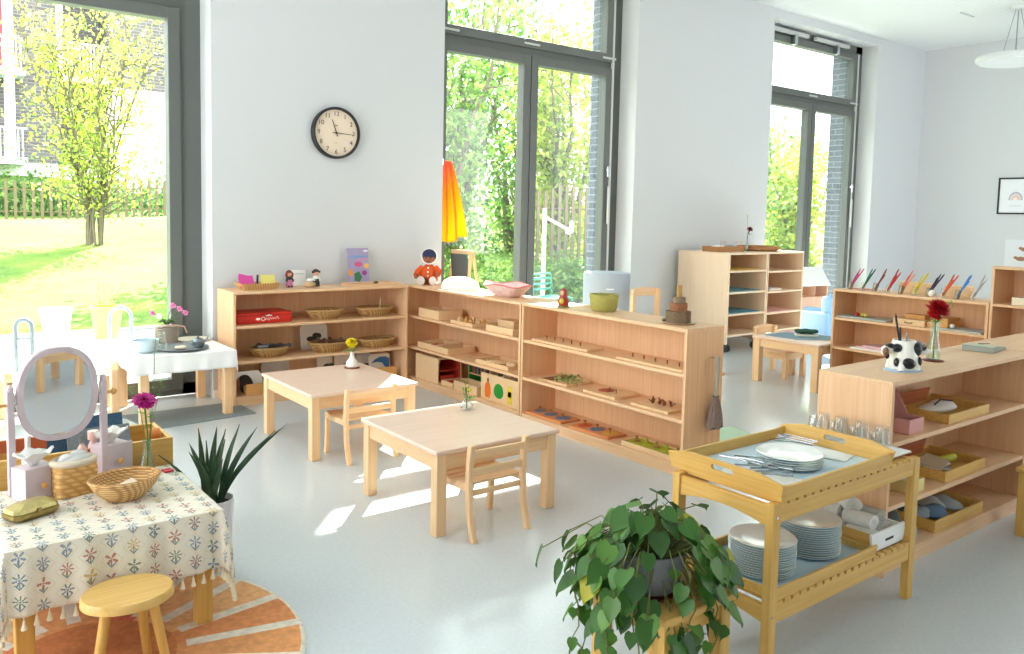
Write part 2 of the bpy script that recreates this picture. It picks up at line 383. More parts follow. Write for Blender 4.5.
def leaves(n, centers, spread, size, rng, up_bias=.3, zmin=None):
    """n leaf blades scattered round the centres, each a folded four-sided blade"""
    cs = np.array(centers); idx = rng.integers(0, len(cs), n)
    P = cs[idx] + rng.normal(0, 1, (n, 3)) * np.array(spread)
    if zmin is not None: P[:, 2] = np.maximum(P[:, 2], zmin + rng.random(n)*.1)
    a = rng.normal(0, 1, (n, 3)); a[:, 2] += up_bias; a /= np.linalg.norm(a, axis=1)[:, None]
    b = np.cross(a, rng.normal(0, 1, (n, 3))); b /= np.linalg.norm(b, axis=1)[:, None]; c = np.cross(a, b)
    s = size * (0.6 + .8*rng.random(n))[:, None]
    v = np.stack([P, P + a*s*.5 + b*s*.28 + c*s*.08, P + a*s, P + a*s*.5 - b*s*.28 + c*s*.08], 1).reshape(-1, 3)
    f = np.arange(n*4).reshape(-1, 4)
    m = MB(); m.v = [tuple(q) for q in v.tolist()]; m.f = [tuple(q) for q in f.tolist()]; m.m = [0]*n
    return m
BARK = mat('grey_bark', (110, 98, 84), .9, noise=.2, nscale=8)
LEAF_Y = leafmat('yellow_green_leaves', [(150, 170, 60), (186, 196, 84), (120, 150, 56), (206, 206, 110)])
LEAF_G = leafmat('fresh_green_leaves', [(74, 116, 48), (112, 148, 66), (150, 176, 88), (60, 96, 44)])
LEAF_D = leafmat('deep_green_leaves', [(58, 92, 48), (84, 122, 62), (120, 150, 84), (70, 100, 60)])
def tree(name, label, x, y, z0, h, wid, n, lm, seed, size=.11, stems=5, low=.25, spread=None, thick=1):
    rng = np.random.default_rng(seed); rr = random.Random(seed)
    root = thing(name, label, 'bush' if 'shrub' in name or 'bush' in name else 'tree', (x, y, z0))
    tr = MB(); cen = []
    for s in range(stems):
        a = 2*PI*s/stems + rr.random(); rad = wid*(.35+.6*rr.random())
        pts = [Vector((.1*math.cos(a)*(1+thick), .1*math.sin(a)*(1+thick), -.1))]
        for k in range(1, 7):
            q = k/6; pts.append(Vector((rad*q**1.2*math.cos(a) + rr.uniform(-.06,.06)*wid, rad*q**1.2*math.sin(a) + rr.uniform(-.06,.06)*wid, h*(.75+.3*rr.random() if k == 6 else q*.9))))
        tr.tube(pts, [.045*thick*h/3*(1-.13*k) for k in range(7)], 7)
        for k in range(1, 7):
            if k/6 < low: continue
            for j in range(4):
                q = pts[k-1].lerp(pts[k], rr.random()); e = q + Vector((rr.gauss(0, .22)*wid, rr.gauss(0, .22)*wid, rr.uniform(0, .16)*h))
                cen.append(tuple(e)); tr.rod(q, e, .012*h/3, .004, 5)
    tr.build('trunk', BARK, root, smooth=True)
    leaves(n, cen, spread or (wid*.13, wid*.13, h*.06), size, rng, zmin=.15).build('foliage', lm, root)
    return root
tree('willow_bush', 'large multi-stemmed yellow-green bush standing on the lawn behind the left window', 3.35, 18, .55, 4.7, 1.45, 6500, LEAF_Y, 11, .085, 13, .28, (.12, .12, .22), .4)
specs = [(7.9, 12.6, 5.0, 1.5, 5000, LEAF_G, 'light green leafy tree behind left pane of the middle window'),
         (9.6, 14.6, 5.9, 1.7, 5200, LEAF_D, 'taller dark green tree beyond the middle window mullion'),
         (11.4, 13.2, 5.1, 1.5, 5200, LEAF_Y, 'yellow-green tree behind right pane of the middle window'),
         (6.3, 15.5, 5.3, 1.6, 4200, LEAF_D, 'deep green tree furthest left behind the middle window'),
         (13.6, 17.5, 6.2, 2.1, 5200, LEAF_G, 'broad tree in the distance behind the middle window'),
         (17.2, 13.0, 3.7, 1.3, 4500, LEAF_G, 'green shrub behind left pane of the far window'),
         (19.6, 13.0, 3.1, 1.2, 4500, LEAF_Y, 'yellow shrub behind right pane of the far window'),
         (22.5, 15.5, 4.0, 1.6, 3500, LEAF_Y, 'pale shrub furthest right behind the far window')]
for i, (x, y, h_, wd, n, lm, lb) in enumerate(specs):
    tree('garden_tree', lb, x, y, 0.1, h_, wd, n, lm, 20+i, .15, 6, .08)
for i, (x, y, r_, n, lb) in enumerate([(9.4, 10.6, 1.0, 3500, 'low ground-cover shrub below the picket fence outside the middle window'), (7.4, 10.9, .8, 2500, 'low green shrub outside the left pane of the middle window'), (11.2, 10.9, .9, 2500, 'low shrub by the brick reveal outside the middle window')]):
    rng = np.random.default_rng(70+i)
    single('low_shrub', leaves(n, [(rng.normal(0, r_*.5), rng.normal(0, .4), .3+.2*rng.random()) for _ in range(20)], (.2, .2, .14), .09, rng, zmin=.02), LEAF_G, lb, 'shrub', (x, y, 0))
# hedge beyond the lawn fence
rng = np.random.default_rng(5)
single('clipped_hedge', leaves(9000, [(x, 0, .75) for x in np.linspace(-6, 12, 70)], (.3, .35, .42), .16, rng, zmin=.02), LEAF_D, 'long green hedge beyond the picket fence on the lawn', 'hedge', (0, 27.2, .9))
# picket fences
FW = mat('weathered_fence_wood', (120, 104, 84), .9, noise=.15, nscale=12)
def fence(label, x0, x1, y, zf, h, step):
    root = thing('picket_fence', label, 'fence', (x0, y, 0)); n = int((x1-x0)/step); rr = random.Random(4)
    for i in range(min(n, 99)):
        x = i*step; z = zf(x0+x); hh = h*rr.uniform(.93, 1.05)
        MB().prism([(x-.035,z),(x+.035,z),(x+.035,z+hh-.06),(x,z+hh),(x-.035,z+hh-.06)], 'y', -.012, .012).build('picket', FW, root)
    r = MB()
    for q in (.25, .75): r.tube([(x, .02, zf(x0+x)+h*q) for x in np.linspace(0, x1-x0, 12)], .018, 5)
    r.build('rail', FW, root)
fence('dark picket fence crossing the lawn behind the large bush', .5, 8.2, 24.2, lambda x: 1.0+.07*max(0, x-4), 1.12, .2)
fence('grey picket fence outside the middle window', 9.0, 12.6, 11.6, lambda x: .3, 1.75, .17)
# apartment building
BRK = None
bm2, t, p = base('brown_grey_brick'); N = t.nodes; L = t.links
tc = N.new('ShaderNodeTexCoord'); sx = N.new('ShaderNodeSeparateXYZ'); L.new(tc.outputs['Object'], sx.inputs[0]); cx_ = N.new('ShaderNodeCombineXYZ'); L.new(sx.outputs[0], cx_.inputs[0]); L.new(sx.outputs[2], cx_.inputs[1])
br = N.new('ShaderNodeTexBrick'); br.inputs['Scale'].default_value = 1; br.inputs['Brick Width'].default_value = .5; br.inputs['Row Height'].default_value = .13; br.inputs['Mortar Size'].default_value = .012
br.inputs['Color1'].default_value = lin((104, 96, 98)); br.inputs['Color2'].default_value = lin((86, 78, 82)); br.inputs['Mortar'].default_value = lin((132, 126, 128))
L.new(cx_.outputs[0], br.inputs['Vector']); L.new(br.outputs['Color'], p.inputs['Base Color']); p.inputs['Roughness'].default_value = .9
bl = thing('apartment_building', 'brick apartment building with white balconies beyond the lawn, behind the bush', 'building', (0, 36, 2.0))
f = MB()
f.box(-8, 5.6, 0, 6, 1.0, 12); f.box(7.3, 12, 0, 6, 4.0, 12); f.box(5.6, 7.3, 1.6, 6, .9, 12); f.build('brick_wall', bm2, bl)
MB().box(-8, 12, -.05, 6, -.5, 1.0).build('plinth', mat('white_render', (226, 224, 218), .9), bl)
MB().box(7.3, 20, -.06, 6, 1.0, 4.15).build('rendered_wall', mat('cream_render', (228, 222, 208), .9), bl)
WR = mat('white_balcony', (226, 230, 236), .7)
for z in (.35+.8, 4.35):
    m = MB(); m.box(-8, 4.3, -1.3, 0, z-.25, z); m.box(3.65, 3.95, -1.25, -.9, z, z+3.2); m.build('balcony_slab', WR, bl)
    m = MB()
    for x in np.arange(2.2, 4.3, .14): m.box(x-.02, x+.02, -1.28, -1.25, z, z+1.05)
    m.box(2.2, 4.3, -1.3, -1.23, z+1.02, z+1.08); m.build('balcony_railing', WR, bl)
    MB().box(2.0, 3.4, -.08, .02, z+.1, z+2.6).build('window', mat('dark_pane', (90, 110, 130), .1), bl)
m = MB(); m.box(2.0, 3.9, -.1, .02, 4.4, 7.6); m.build('red_panel', mat('red_panel_paint', (150, 60, 70), .7), bl)
m = MB(); m.box(5.5, 7.5, -.2, 0, 4.2, 4.4); m.box(5.5, 5.7, -.2, 0, 4.2, 9); m.build('balcony_frame', WR, bl)
m = MB()
for x in np.arange(5.75, 7.3, .13): m.box(x-.02, x+.02, -.15, -.12, 4.4, 5.7)
m.box(5.7, 7.3, -.16, -.1, 5.65, 5.72); m.build('loggia_railing', WR, bl)
# garden objects on the terrace
def planter(label, loc, r, h, m):
    root = thing('planter', label, 'planter', loc)
    MB().lathe([(r*.72, 0), (r*.97, h*.9), (r*1.04, h*.9), (r*1.04, h), (r*.92, h), (r*.9, h*.85), (0.001, h*.85)], n=28).build('pot', m, root, smooth=True)
    return root
a = planter('white outdoor planter standing on the terrace kerb', (1.52, 10.35, -.03), .165, .36, mat('white_planter', (236, 236, 240), .6))
b = planter('yellow outdoor planter with thin stalks, right of the white one', (2.02, 10.25, -.03), .17, .37, mat('yellow_planter', (216, 206, 96), .7))
m = MB(); rr = random.Random(3)
for i in range(10):
    q = [Vector((rr.uniform(-.07,.07), rr.uniform(-.07,.07), .31))]
    for k in range(4): q.append(q[-1] + Vector((rr.gauss(0,.03), rr.gauss(0,.03), .08)))
    m.tube(q, .003, 4)
m.build('stalks', mat('dry_stalk', (110, 100, 70), .8), b)
def hoop(label, loc, rz, w_, h):
    root = thing('steel_hoop', label, 'hoop', loc, rz); m = MB(); pts = [(-w_/2, 0, 0)] + [(-w_/2*math.cos(PI*k/10), 0, h-w_/2+w_/2*math.sin(PI*k/10)) for k in range(11)] + [(w_/2, 0, 0)]
    m.tube(pts, .018, 10); m.build('hoop_tube', mat('galvanised_grey', (118, 124, 134), .5), root, smooth=True)
    m = MB(); 
    for z in ((.18, h*.72) if w_ < .15 else (.1,)): m.rod((-w_/2, 0, z), (w_/2, 0, z), .01)
    m.build('rung', mat('galvanised_grey', (118, 124, 134), .5), root, smooth=True)
hoop('steel hoop with two rungs outside the left window, nearest the frame edge', (.90, 7.75, -.03), R(-20), .12, .57)
hoop('steel hoop outside the left window, near the window post', (1.88, 8.9, -.03), R(-20), .2, .5)
m = MB(); m.rod((0,0,0), (0,0,1.62), .028); m.rod((0,0,1.5), (.42,0,1.33), .02); m.ell((.47,0,1.3), (.07,.05,.05)); m.ell((.52,0,1.38), (.04,.03,.07)); m.cyl((0,0,0), .2, .04)
single('white_pole', m, WHITE, 'white garden pole with a short side arm outside the middle window', 'pole', (7.5, 9.0, -.03), 0, smooth=True)
# teal garden chair
root = thing('garden_chair', 'teal metal garden chair outside the middle window', 'chair', (7.3, 8.55, -.03), R(10)); TEAL = mat('teal_metal', (70, 160, 140), .5)
m = MB()
for sx_ in (-.2, .2):
    m.tube([(sx_, -.2, 0), (sx_, -.18, .4)], .012); m.tube([(sx_, .2, 0), (sx_, .18, .4), (sx_, .2, .68), (sx_*.8, .2, .71)], .012)
m.tube([(-.2, .2, .68), (-.16, .2, .71), (.16, .2, .71), (.2, .2, .68)], .012); m.build('chair_frame', TEAL, root, smooth=True)
m = MB(); 
for k in range(7): m.box(-.2, .2, -.2+k*.058, -.2+k*.058+.04, .39, .405)
m.build('seat', TEAL, root)
m = MB()
for k in range(3): m.box(-.19, .19, .185, .2, .48+k*.075, .51+k*.075)
m.build('backrest', TEAL, root)

# ------------------------------------------------------------------ furniture builders
def shelf_unit(name, label, loc, rz, L_, D, H, levels, mats=(BEECH, BEECHX, BEECHY), th=.02, kick=.055, castors=False, div=None):
    """open front at y=0 facing -y, runs along x"""
    root = thing(name, label, 'shelf', loc, rz); z0 = kick
    for x in (0, L_-th): MB().box(x, x+th, 0, D, 0 if not castors else .1, H-th).build('side_panel', mats[0], root, bev=.0015)
    MB().box(0, L_, 0, D, H-th, H).build('top_panel', mats[1], root, bev=.0015)
    MB().box(th, L_-th, D-.012, D-.002, .02 if not castors else .1, H-th).build('back_panel', mats[0], root)
    for z in levels: MB().box(th, L_-th, .004, D-.012, z-th, z).build('shelf', mats[1], root, bev=.001)
    if not castors: MB().box(th, L_-th, .012, .03, 0, levels[0]-th).build('plinth', mats[1], root)
    if div: MB().box(div-th/2, div+th/2, .003, D-.012, levels[0], H-th).build('divider', mats[0], root)
    if castors:
        for x, y in ((.09, .07), (L_-.09, .07), (.09, D-.07), (L_-.09, D-.07)):
            c = MB(); M = Matrix.Rotation(R(90), 3, 'Y'); c.cyl((x-.03, y, .042), .042, .02, 18, M=M); c.cyl((x+.01, y, .042), .042, .02, 18, M=M); c.box(x-.012, x+.012, y-.02, y+.02, .04, .1)
            c.build('castor', mat('dark_castor', (52, 54, 56), .4), root, smooth=True)
    return root
def table(name, label, loc, w_, d, h, leg=.055, top=.022, apron=.075, mats=(RUBW, RUBX, TOPW), rz=0, r=0):
    root = thing(name, label, 'table', loc, rz)
    MB().box(0, w_, 0, d, h-top, h).build('tabletop', mats[2], root, bev=.006)
    e = .012
    a = MB()
    a.box(e+leg, w_-e-leg, e+.008, e+.028, h-top-apron, h-top); a.box(e+leg, w_-e-leg, d-e-.028, d-e-.008, h-top-apron, h-top)
    a.box(e+.008, e+.028, e+leg, d-e-leg, h-top-apron, h-top); a.box(w_-e-.028, w_-e-.008, e+leg, d-e-leg, h-top-apron, h-top)
    a.build('apron', mats[1], root, bev=.002)
    for x in (e, w_-e-leg):
        for y in (e, d-e-leg): MB().box(x, x+leg, y, y+leg, 0, h-top).build('leg', mats[0], root, bev=.004)
    return root
def kid_chair(label, loc, rz, group=None):
    """faces +y, back at y=0"""
    root = thing('child_chair', label, 'chair', loc, rz, group); W, D, SH, H = .34, .30, .255, .447; T = .026
    for x in (-W/2, W/2-T):
        # rear post curves back toward the floor and top
        pts = [(-.045, 0), (-.012, .12), (0, .25), (-.004, .36), (-.018, H)]
        poly = [(y, z) for y, z in pts] + [(y+.03, z) for y, z in reversed(pts)]
        MB().prism(poly, 'x', x, x+T).build('rear_leg', RUBW, root, bev=.004)
        pts = [(D-.02, 0), (D-.03, .12), (D-.034, SH-.025)]
        poly = [(y-.014, z) for y, z in pts] + [(y+.014, z) for y, z in reversed(pts)]
        MB().prism(poly, 'x', x, x+T).build('front_leg', RUBW, root, bev=.004)
        MB().prism([(.02, SH-.03), (D-.02, SH-.035), (D-.005, SH-.012), (D-.02, SH+.004), (.14, SH-.012), (.02, SH+.002)], 'x', x+.003, x+T-.003).build('seat_rail', RUBX, root, bev=.003)
    s = MB()
    for k in range(6): y = .028 + k*.044; s.box(-W/2+.004, W/2-.004, y, y+.036, SH-.006-.01*math.sin(PI*k/5), SH+.008-.01*math.sin(PI*k/5))
    s.build('seat', RUBX, root, bev=.003)
    for z, hh in ((.315, .035), (.402, .036)):
        MB().box(-W/2+T, W/2-T, .004-(z>.38)*.012, .02-(z>.38)*.012, z-hh/2, z+hh/2).build('back_slat', RUBX, root, bev=.003)
    MB().box(-W/2+T, W/2-T, .015, .03, .2, .225).build('stretcher', RUBX, root, bev=.002)
    return root

# shelves round the play area
shelf_unit('bookshelf', 'beech shelf unit against the white wall under the clock', (2.06, 6.07, 0), 0, 1.50, .375, .87, (.07, .34, .61))
shelf_unit('bookshelf', 'beech low shelf unit behind the near tables carrying the seated doll', (3.61, 6.22, 0), R(-90), 1.65, .36, .868, (.07, .335, .605))
shelf_unit('bookshelf', 'beech low shelf unit with the hanging broom on its end panel', (3.61, 4.56, 0), R(-90), 1.52, .33, .868, (.07, .335, .605))
shelf_unit('bookshelf', 'beech shelf unit on the right carrying the cow pot and red flower', (3.30, 1.68, 0), 0, 1.42, .34, .838, (.075, .30, .575))
shelf_unit('bookshelf', 'beech shelf unit cut off by the right picture edge beside the cow pot shelf', (4.73, 1.70, 0), 0, 1.4, .34, .838, (.075, .30, .575))
shelf_unit('bookshelf', 'beech shelf unit topped with the row of coloured pencils', (6.56, 3.92, 0), R(-90), 1.27, .36, .9125, (.166, .409, .665), castors=True)
shelf_unit('bookshelf', 'tall beech shelf unit at the right edge beside the pencil row', (6.55, 2.64, 0), R(-90), 1.3, .36, 1.19, (.166, .60, .9125), castors=True)
shelf_unit('castor_shelf', 'pale castor shelf unit against the wall with blank panel towards the low shelf', (7.40, 5.68, 0), R(1), .72, .72, 1.12, (.2, .435, .68, .92), (PALE, PALE, PALE), castors=True)
shelf_unit('castor_shelf', 'pale castor shelf unit with open book, beside the far window', (8.14, 5.70, 0), R(2), .76, .70, 1.12, (.2, .41, .66, .90), (PALE, PALE, PALE), castors=True)

table('play_table', 'square beech table with the yellow flower, nearer the wall clock', (1.975, 4.48, 0), .735, .80, .405)
table('play_table', 'square beech table in the middle of the floor with the clear bud vase', (1.97, 3.09, 0), .74, .75, .41)
table('play_table', 'square beech table with blue mat and green cloth near the far window', (6.395, 3.925, 0), .62, .69, .425, leg=.065)
kid_chair('small slatted wooden chair tucked under the nearest square table', (2.25, 2.99, 0), 0)
kid_chair('small slatted wooden chair tucked under the table with the yellow flower', (2.30, 4.345, 0), 0)

def block_chair(label, loc, rz, W=.33, D=.3, SH=.26, H=.48, name='wooden_chair', lg=.045):
    root = thing(name, label, 'chair', loc, rz)
    MB().box(-W/2, W/2, 0, D, SH-.02, SH).build('seat', RUBX, root, bev=.005)
    for x in (-W/2, W/2-lg):
        MB().box(x, x+lg, D-lg, D, 0, SH-.02).build('front_leg', RUBW, root, bev=.004)
        MB().box(x, x+lg, -.02, lg-.02, 0, H-.02).build('rear_leg', RUBW, root, bev=.004)
    a = MB(); n = 10
    pts = [(-W/2, H-.09)] + [(-W/2 + W*k/n, H-.02+.02*math.sin(PI*k/n)) for k in range(n+1)] + [(W/2, H-.09)]
    a.prism(pts, 'y', -.024, -.004); a.build('backrest', RUBX, root, bev=.004)
    a = MB(); a.box(-W/2+lg, W/2-lg, D-.03, D-.012, SH-.07, SH-.02); a.box(-W/2+.01, -W/2+.028, lg-.02, D-lg, SH-.07, SH-.02); a.box(W/2-.028, W/2-.01, lg-.02, D-lg, SH-.07, SH-.02); a.build('seat_frame', RUBX, root)
    return root
block_chair('wooden child chair pushed in behind the table with the blue mat', (6.86, 4.80, 0), PI, W=.33, D=.36, SH=.25, H=.475)
block_chair('wooden chair against the white wall beside the grey round bin', (6.12, 5.72, 0), PI, W=.40, D=.36, SH=.44, H=.79)
q = table('wooden_stool', 'wooden stool corner at the right picture edge in front of the shelves', (4.30, 1.24, 0), .34, .33, .335, leg=.045, top=.02, apron=.05, mats=(PINEZ, PINE, PINE)); q['category'] = 'stool'

# ------------------------------------------------------------------ sink corner by the left window
def cloth(top_w, top_d, z, hang, m, parent=None, name='tablecloth', seed=1, nx=70, ny=66, amp=.012, bulge=.03):
    rr = np.random.default_rng(seed); mb = MB(); vs = []; uv = []
    X = np.linspace(-hang, top_w+hang, nx); Y = np.linspace(-hang, top_d+hang, ny); ph = rr.random(4)*6
    for y in Y:
        for x in X:
            ox = x - min(max(x, 0), top_w); oy = y - min(max(y, 0), top_d); d = math.hypot(ox, oy); bx, by = x-ox, y-oy
            if d < 1e-6: vs.append((x, y, z + .0015*math.sin(x*40+ph[0])*math.sin(y*37+ph[1])))
            else:
                dx, dy = ox/d, oy/d; s = (bx+by)*1.0 + math.atan2(dy, dx)*.06
                corner = abs(ox) > 0 and abs(oy) > 0
                out = .006 + bulge*(1-math.exp(-d*8))*(.35 + .65*(2*min(abs(dx), abs(dy)) if corner else 0)) + amp*math.sin(s*38+ph[2])*min(1, d*9) + amp*.6*math.sin(s*71+ph[3])*min(1, d*9)
                dd = d*(1 if not corner else .98); r_ = .012
                vs.append((bx+dx*out, by+dy*out, z - dd + min(d, r_)*.5))
            uv.append((x, y))
    fs = [(j*nx+i, j*nx+i+1, (j+1)*nx+i+1, (j+1)*nx+i) for j in range(ny-1) for i in range(nx-1)]
    mb.add(vs, fs); mb.uv = uv
    o = mb.build(name, m, parent, smooth=True); so = o.modifiers.new('thick', 'SOLIDIFY'); so.thickness = .002; so.offset = 1
    return o, X, Y, vs, nx, ny
t_ = table('side_table', 'wooden side table under the white cloth by the left window', (1.345, 5.86, 0), .655, .72, .47, leg=.06)
LINEN = mat('white_linen', (238, 238, 236), .85, bump=.25, bscale=500)
o, *_ = cloth(.672, .76, .477, .13, LINEN, seed=4, amp=.004, bulge=.012); o.location = (1.325, 5.84, 0)
tag(o, 'white linen cloth draped over the side table by the left window', 'tablecloth')
struct_mat = mat('slate_mat', (122, 130, 132), .9, noise=.08, nscale=60)
single('floor_mat', MB().prism([(1.40, 5.72), (2.13, 5.80), (2.12, 6.22), (1.30, 6.22)], 'z', 0, .008), struct_mat, 'flat grey mat on the floor under the white-clothed side table', 'mat')
# low bench left of the side table
root = thing('low_bench', 'low white bench with rounded wooden side beside the white-clothed table', 'bench', (.59, 6.27, 0))
MB().box(.03, .66, 0, .36, .29, .31).build('bench_top', WHITE, root, bev=.005)
for x in (0, .65):
    MB().prism([(0, 0), (.07, 0), (.07, .29), (.29, .29), (.29, 0), (.36, 0), (.36, .33), (.33, .365), (.28, .38), (.08, .38), (.03, .365), (0, .33)], 'x', x+.02, x+.07).build('side_board', RUBW, root, bev=.004)
# things on the clothed table
ENAM = mat('grey_enamel', (190, 198, 202), .3)
def bowl(name, label, loc, r, h, m, cat='bowl', n=28, th=.004, foot=.5):
    mb = MB(); pr = []; K = 8
    for k in range(K+1): q = k/K; pr.append((r*(foot+(1-foot)*math.sin(q*PI/2)**.9), h*q**1.25))
    inner = [(max(.001, a-th), b_ + (th if k == 0 else 0)) for k, (a, b_) in enumerate(pr)][::-1]
    mb.lathe(pr + [(r, h+.002)] + inner + [(.001, th)], n=n)
    return single(name, mb, m, label, cat, loc, smooth=True)
Z_ = .481
bowl('enamel_bowl', 'pale blue ribbed bowl on the white cloth, left of the round tray', (1.43, 6.02, Z_), .088, .088, mat('pale_blue_glaze', (196, 214, 222), .3))
def disc_tray(name, label, loc, r, h, m, cat='tray', sy=1):
    mb = MB(); mb.lathe([(r*.8, 0), (r, h), (r*1.01, h), (r*.97, h-.004), (r*.8, .005), (.001, .005)], n=40, sy=sy)
    return single(name, mb, m, label, cat, loc, smooth=True)
disc_tray('round_tray', 'round steel tray at the front of the white-clothed table', (1.68, 6.05, Z_), .185, .016, mat('dull_steel', (172, 180, 186), .3, .6))
disc_tray('round_plate', 'pale round plate at the back of the white-clothed table', (1.86, 6.40, Z_), .125, .014, mat('cream_plate', (216, 206, 186), .5))
m = MB(); m.lathe([(.03, 0), (.045, .02), (.05, .045), (.034, .062), (.02, .066), (.001, .07)], n=20); m.ell((0, 0, .074), (.009,.009,.008)); m.tube([(.045, 0, .03), (.075, 0, .05), (.085, 0, .065)], [.011, .007, .006]); m.tube([(-.04,0,.05), (-.06,0,.055), (-.062,0,.03), (-.045,0,.02)], .005)
single('teapot', m, mat('pewter', (126, 132, 138), .3, .7), 'small pewter teapot on the steel tray', 'teapot', (1.79, 6.03, Z_+.006), R(20), smooth=True)
m = MB(); m.ell((0,0,.014), (.045,.026,.014)); single('soap_bar', m, mat('cream_soap', (232, 216, 190), .5), 'cream oval soap on the steel tray', 'soap', (1.66, 5.99, Z_+.006), smooth=True)
m = MB(); m.lathe([(.028,0),(.034,.03),(.022,.07),(.016,.1),(.02,.115),(.014,.11),(.001,.1)], n=20); single('glass_jug', m, WATERG, 'small clear glass jug on the steel tray, left of the soap', 'jug', (1.56, 6.10, Z_+.006), smooth=True)
root = thing('storage_jar', 'brown woven jar with metal swing handle on the white-clothed table', 'jar', (1.67, 6.40, Z_))
MB().lathe([(.075,0),(.085,.05),(.082,.12),(.07,.125),(.001,.12)], n=28).build('jar_body', weave('grey_wicker', (110,100,90), (176,164,148)), root, smooth=True)
m = MB(); m.tube([(-.05,-.05,.12), (-.03,-.07,.135), (.05,-.08,.135), (.11,-.07,.12), (.13,-.06,.07)], .006); m.build('bent_handle', mat('copper_handle', (206,170,150), .3, .6), root, smooth=True)
def flower_head(mb, c, r, n_rings, petals, pl, pw, mi=0, tilt=(0,0,1), seed=0, cup=.5, shrink=.45):
    rr = random.Random(seed); T = Vector(tilt).normalized(); M = T.to_track_quat('Z', 'Y').to_matrix(); c = Vector(c)
    for k in range(n_rings):
        q = k/max(1, n_rings-1); el = R(8 + 78*q); L0 = pl*(1-shrink*q)
        for i in range(petals if k < n_rings-1 else max(4, petals//2)):
            a = 2*PI*(i + .5*(k%2))/petals + rr.uniform(-.1,.1); e = el + rr.uniform(-.1,.1)
            d = Vector((math.cos(a)*math.cos(e), math.sin(a)*math.cos(e), math.sin(e))); s = Vector((-math.sin(a), math.cos(a), 0)); nn = d.cross(s)
            pts = [Vector((0,0,0)), d*L0*.5 + s*pw*.5 - nn*0.0, d*L0*.85 + s*pw*.4 - nn*cup*pw*.3, d*L0 - nn*cup*pw*.5, d*L0*.85 - s*pw*.4 - nn*cup*pw*.3, d*L0*.5 - s*pw*.5, d*L0*.6 + nn*pw*.15]
            vs = [c + M @ x for x in pts]; mb.add(vs, [(0,1,6),(1,2,6),(2,3,6),(3,4,6),(4,5,6),(5,0,6)], mi)
STEM = mat('flower_stem', (92, 132, 58), .6)
PINKP = leafmat('pink_petals', [(214, 110, 170), (232, 150, 196)], .3); WHITEP = leafmat('white_petals', [(236, 232, 226), (246, 244, 240)], .3)
root = thing('potted_orchid', 'small orchid with pink blooms standing in the brown jar by the window post', 'plant', (1.68, 6.42, Z_+.125)); root.scale = (.75, .75, .75)
m = MB(); heads = [((-.08,-.02,.10), WHITEP), ((.05,-.03,.20), PINKP), ((.17,-.02,.12), PINKP), ((.12,0,.16), PINKP), ((-.14,0,.13), PINKP)]
for (h_, _) in heads: m.tube([(0,0,0), (h_[0]*.4, 0, h_[2]*.6), h_], .0035, 5)
m.build('stem', STEM, root)
for i, (h_, q) in enumerate(heads):
    f = MB(); flower_head(f, h_, .03, 2, 6, .035, .022, seed=i, tilt=(.2,-.8,.4)); f.build('bloom', q, root)
m = MB()
for i in range(7): a = i*.9; m.tube([(0,0,0), (.05*math.cos(a), .05*math.sin(a), .05), (.10*math.cos(a), .09*math.sin(a), .03)], [.006, .011, .002], 5)
m.build('foliage', LEAF_D, root)

# ------------------------------------------------------------------ front left: flowered table, rug, stool
rm, t, p = base('sunburst_rug'); N = t.nodes; L = t.links
tc = N.new('ShaderNodeTexCoord'); sp = N.new('ShaderNodeSeparateXYZ'); L.new(tc.outputs['Object'], sp.inputs[0])
def M_(op, a, b=None, c=None):
    n = N.new('ShaderNodeMath'); n.operation = op
    for i, q in enumerate((a, b, c)):
        if q is None: continue
        if isinstance(q, (int, float)): n.inputs[i].default_value = q
        else: L.new(q, n.inputs[i])
    return n.outputs[0]
ang = M_('ARCTAN2', sp.outputs[1], sp.outputs[0]); rad = M_('SQRT', M_('ADD', M_('MULTIPLY', sp.outputs[0], sp.outputs[0]), M_('MULTIPLY', sp.outputs[1], sp.outputs[1])))
sec = M_('MULTIPLY', M_('ADD', ang, PI), 18/(2*PI)); fr_ = M_('FRACT', sec); near = M_('MINIMUM', fr_, M_('SUBTRACT', 1.0, fr_))
dist = M_('MULTIPLY', M_('MULTIPLY', near, 2*PI/18), rad)
spoke = M_('MULTIPLY', M_('LESS_THAN', dist, .023), M_('GREATER_THAN', rad, .30)); edge = M_('GREATER_THAN', rad, .675)
idx = M_('DIVIDE', M_('FLOOR', sec), 18); cr = ramp_node(N, [(0, (222,140,90)), (.11,(230,166,108)), (.22,(214,112,80)), (.33,(228,158,100)), (.40,(224,146,92)), (.50,(236,178,122)), (.555,(232,168,112)), (.605,(218,116,84)), (.66,(232,164,106)), (.72,(236,184,128)), (.83,(220,134,90)), (.94,(230,166,108))], 'CONSTANT')
L.new(idx, cr.inputs[0])
nz = N.new('ShaderNodeTexNoise'); nz.inputs['Scale'].default_value = 40; nz.inputs['Detail'].default_value = 5; L.new(tc.outputs['Object'], nz.inputs['Vector'])
def MIX(fac, a, b, bt='MIX'):
    n = N.new('ShaderNodeMix'); n.data_type = 'RGBA'; n.blend_type = bt
    for k, q in ((0, fac), (6, a), (7, b)):
        if isinstance(q, (int, float)): n.inputs[k].default_value = q
        elif isinstance(q, tuple): n.inputs[k].default_value = q
        else: L.new(q, n.inputs[k])
    return n.outputs[2]
c_ = MIX(M_('LESS_THAN', rad, .27), cr.outputs[0], lin((210, 132, 78))); c_ = MIX(M_('MAXIMUM', spoke, edge), c_, lin((232, 222, 204)))
sh = ramp_node(N, [(.3, (222,222,222)), (.7, (255,255,255))]); L.new(nz.outputs['Fac'], sh.inputs[0]); c_ = MIX(1.0, c_, sh.outputs[0], 'MULTIPLY')
L.new(c_, p.inputs['Base Color']); p.inputs['Roughness'].default_value = .95
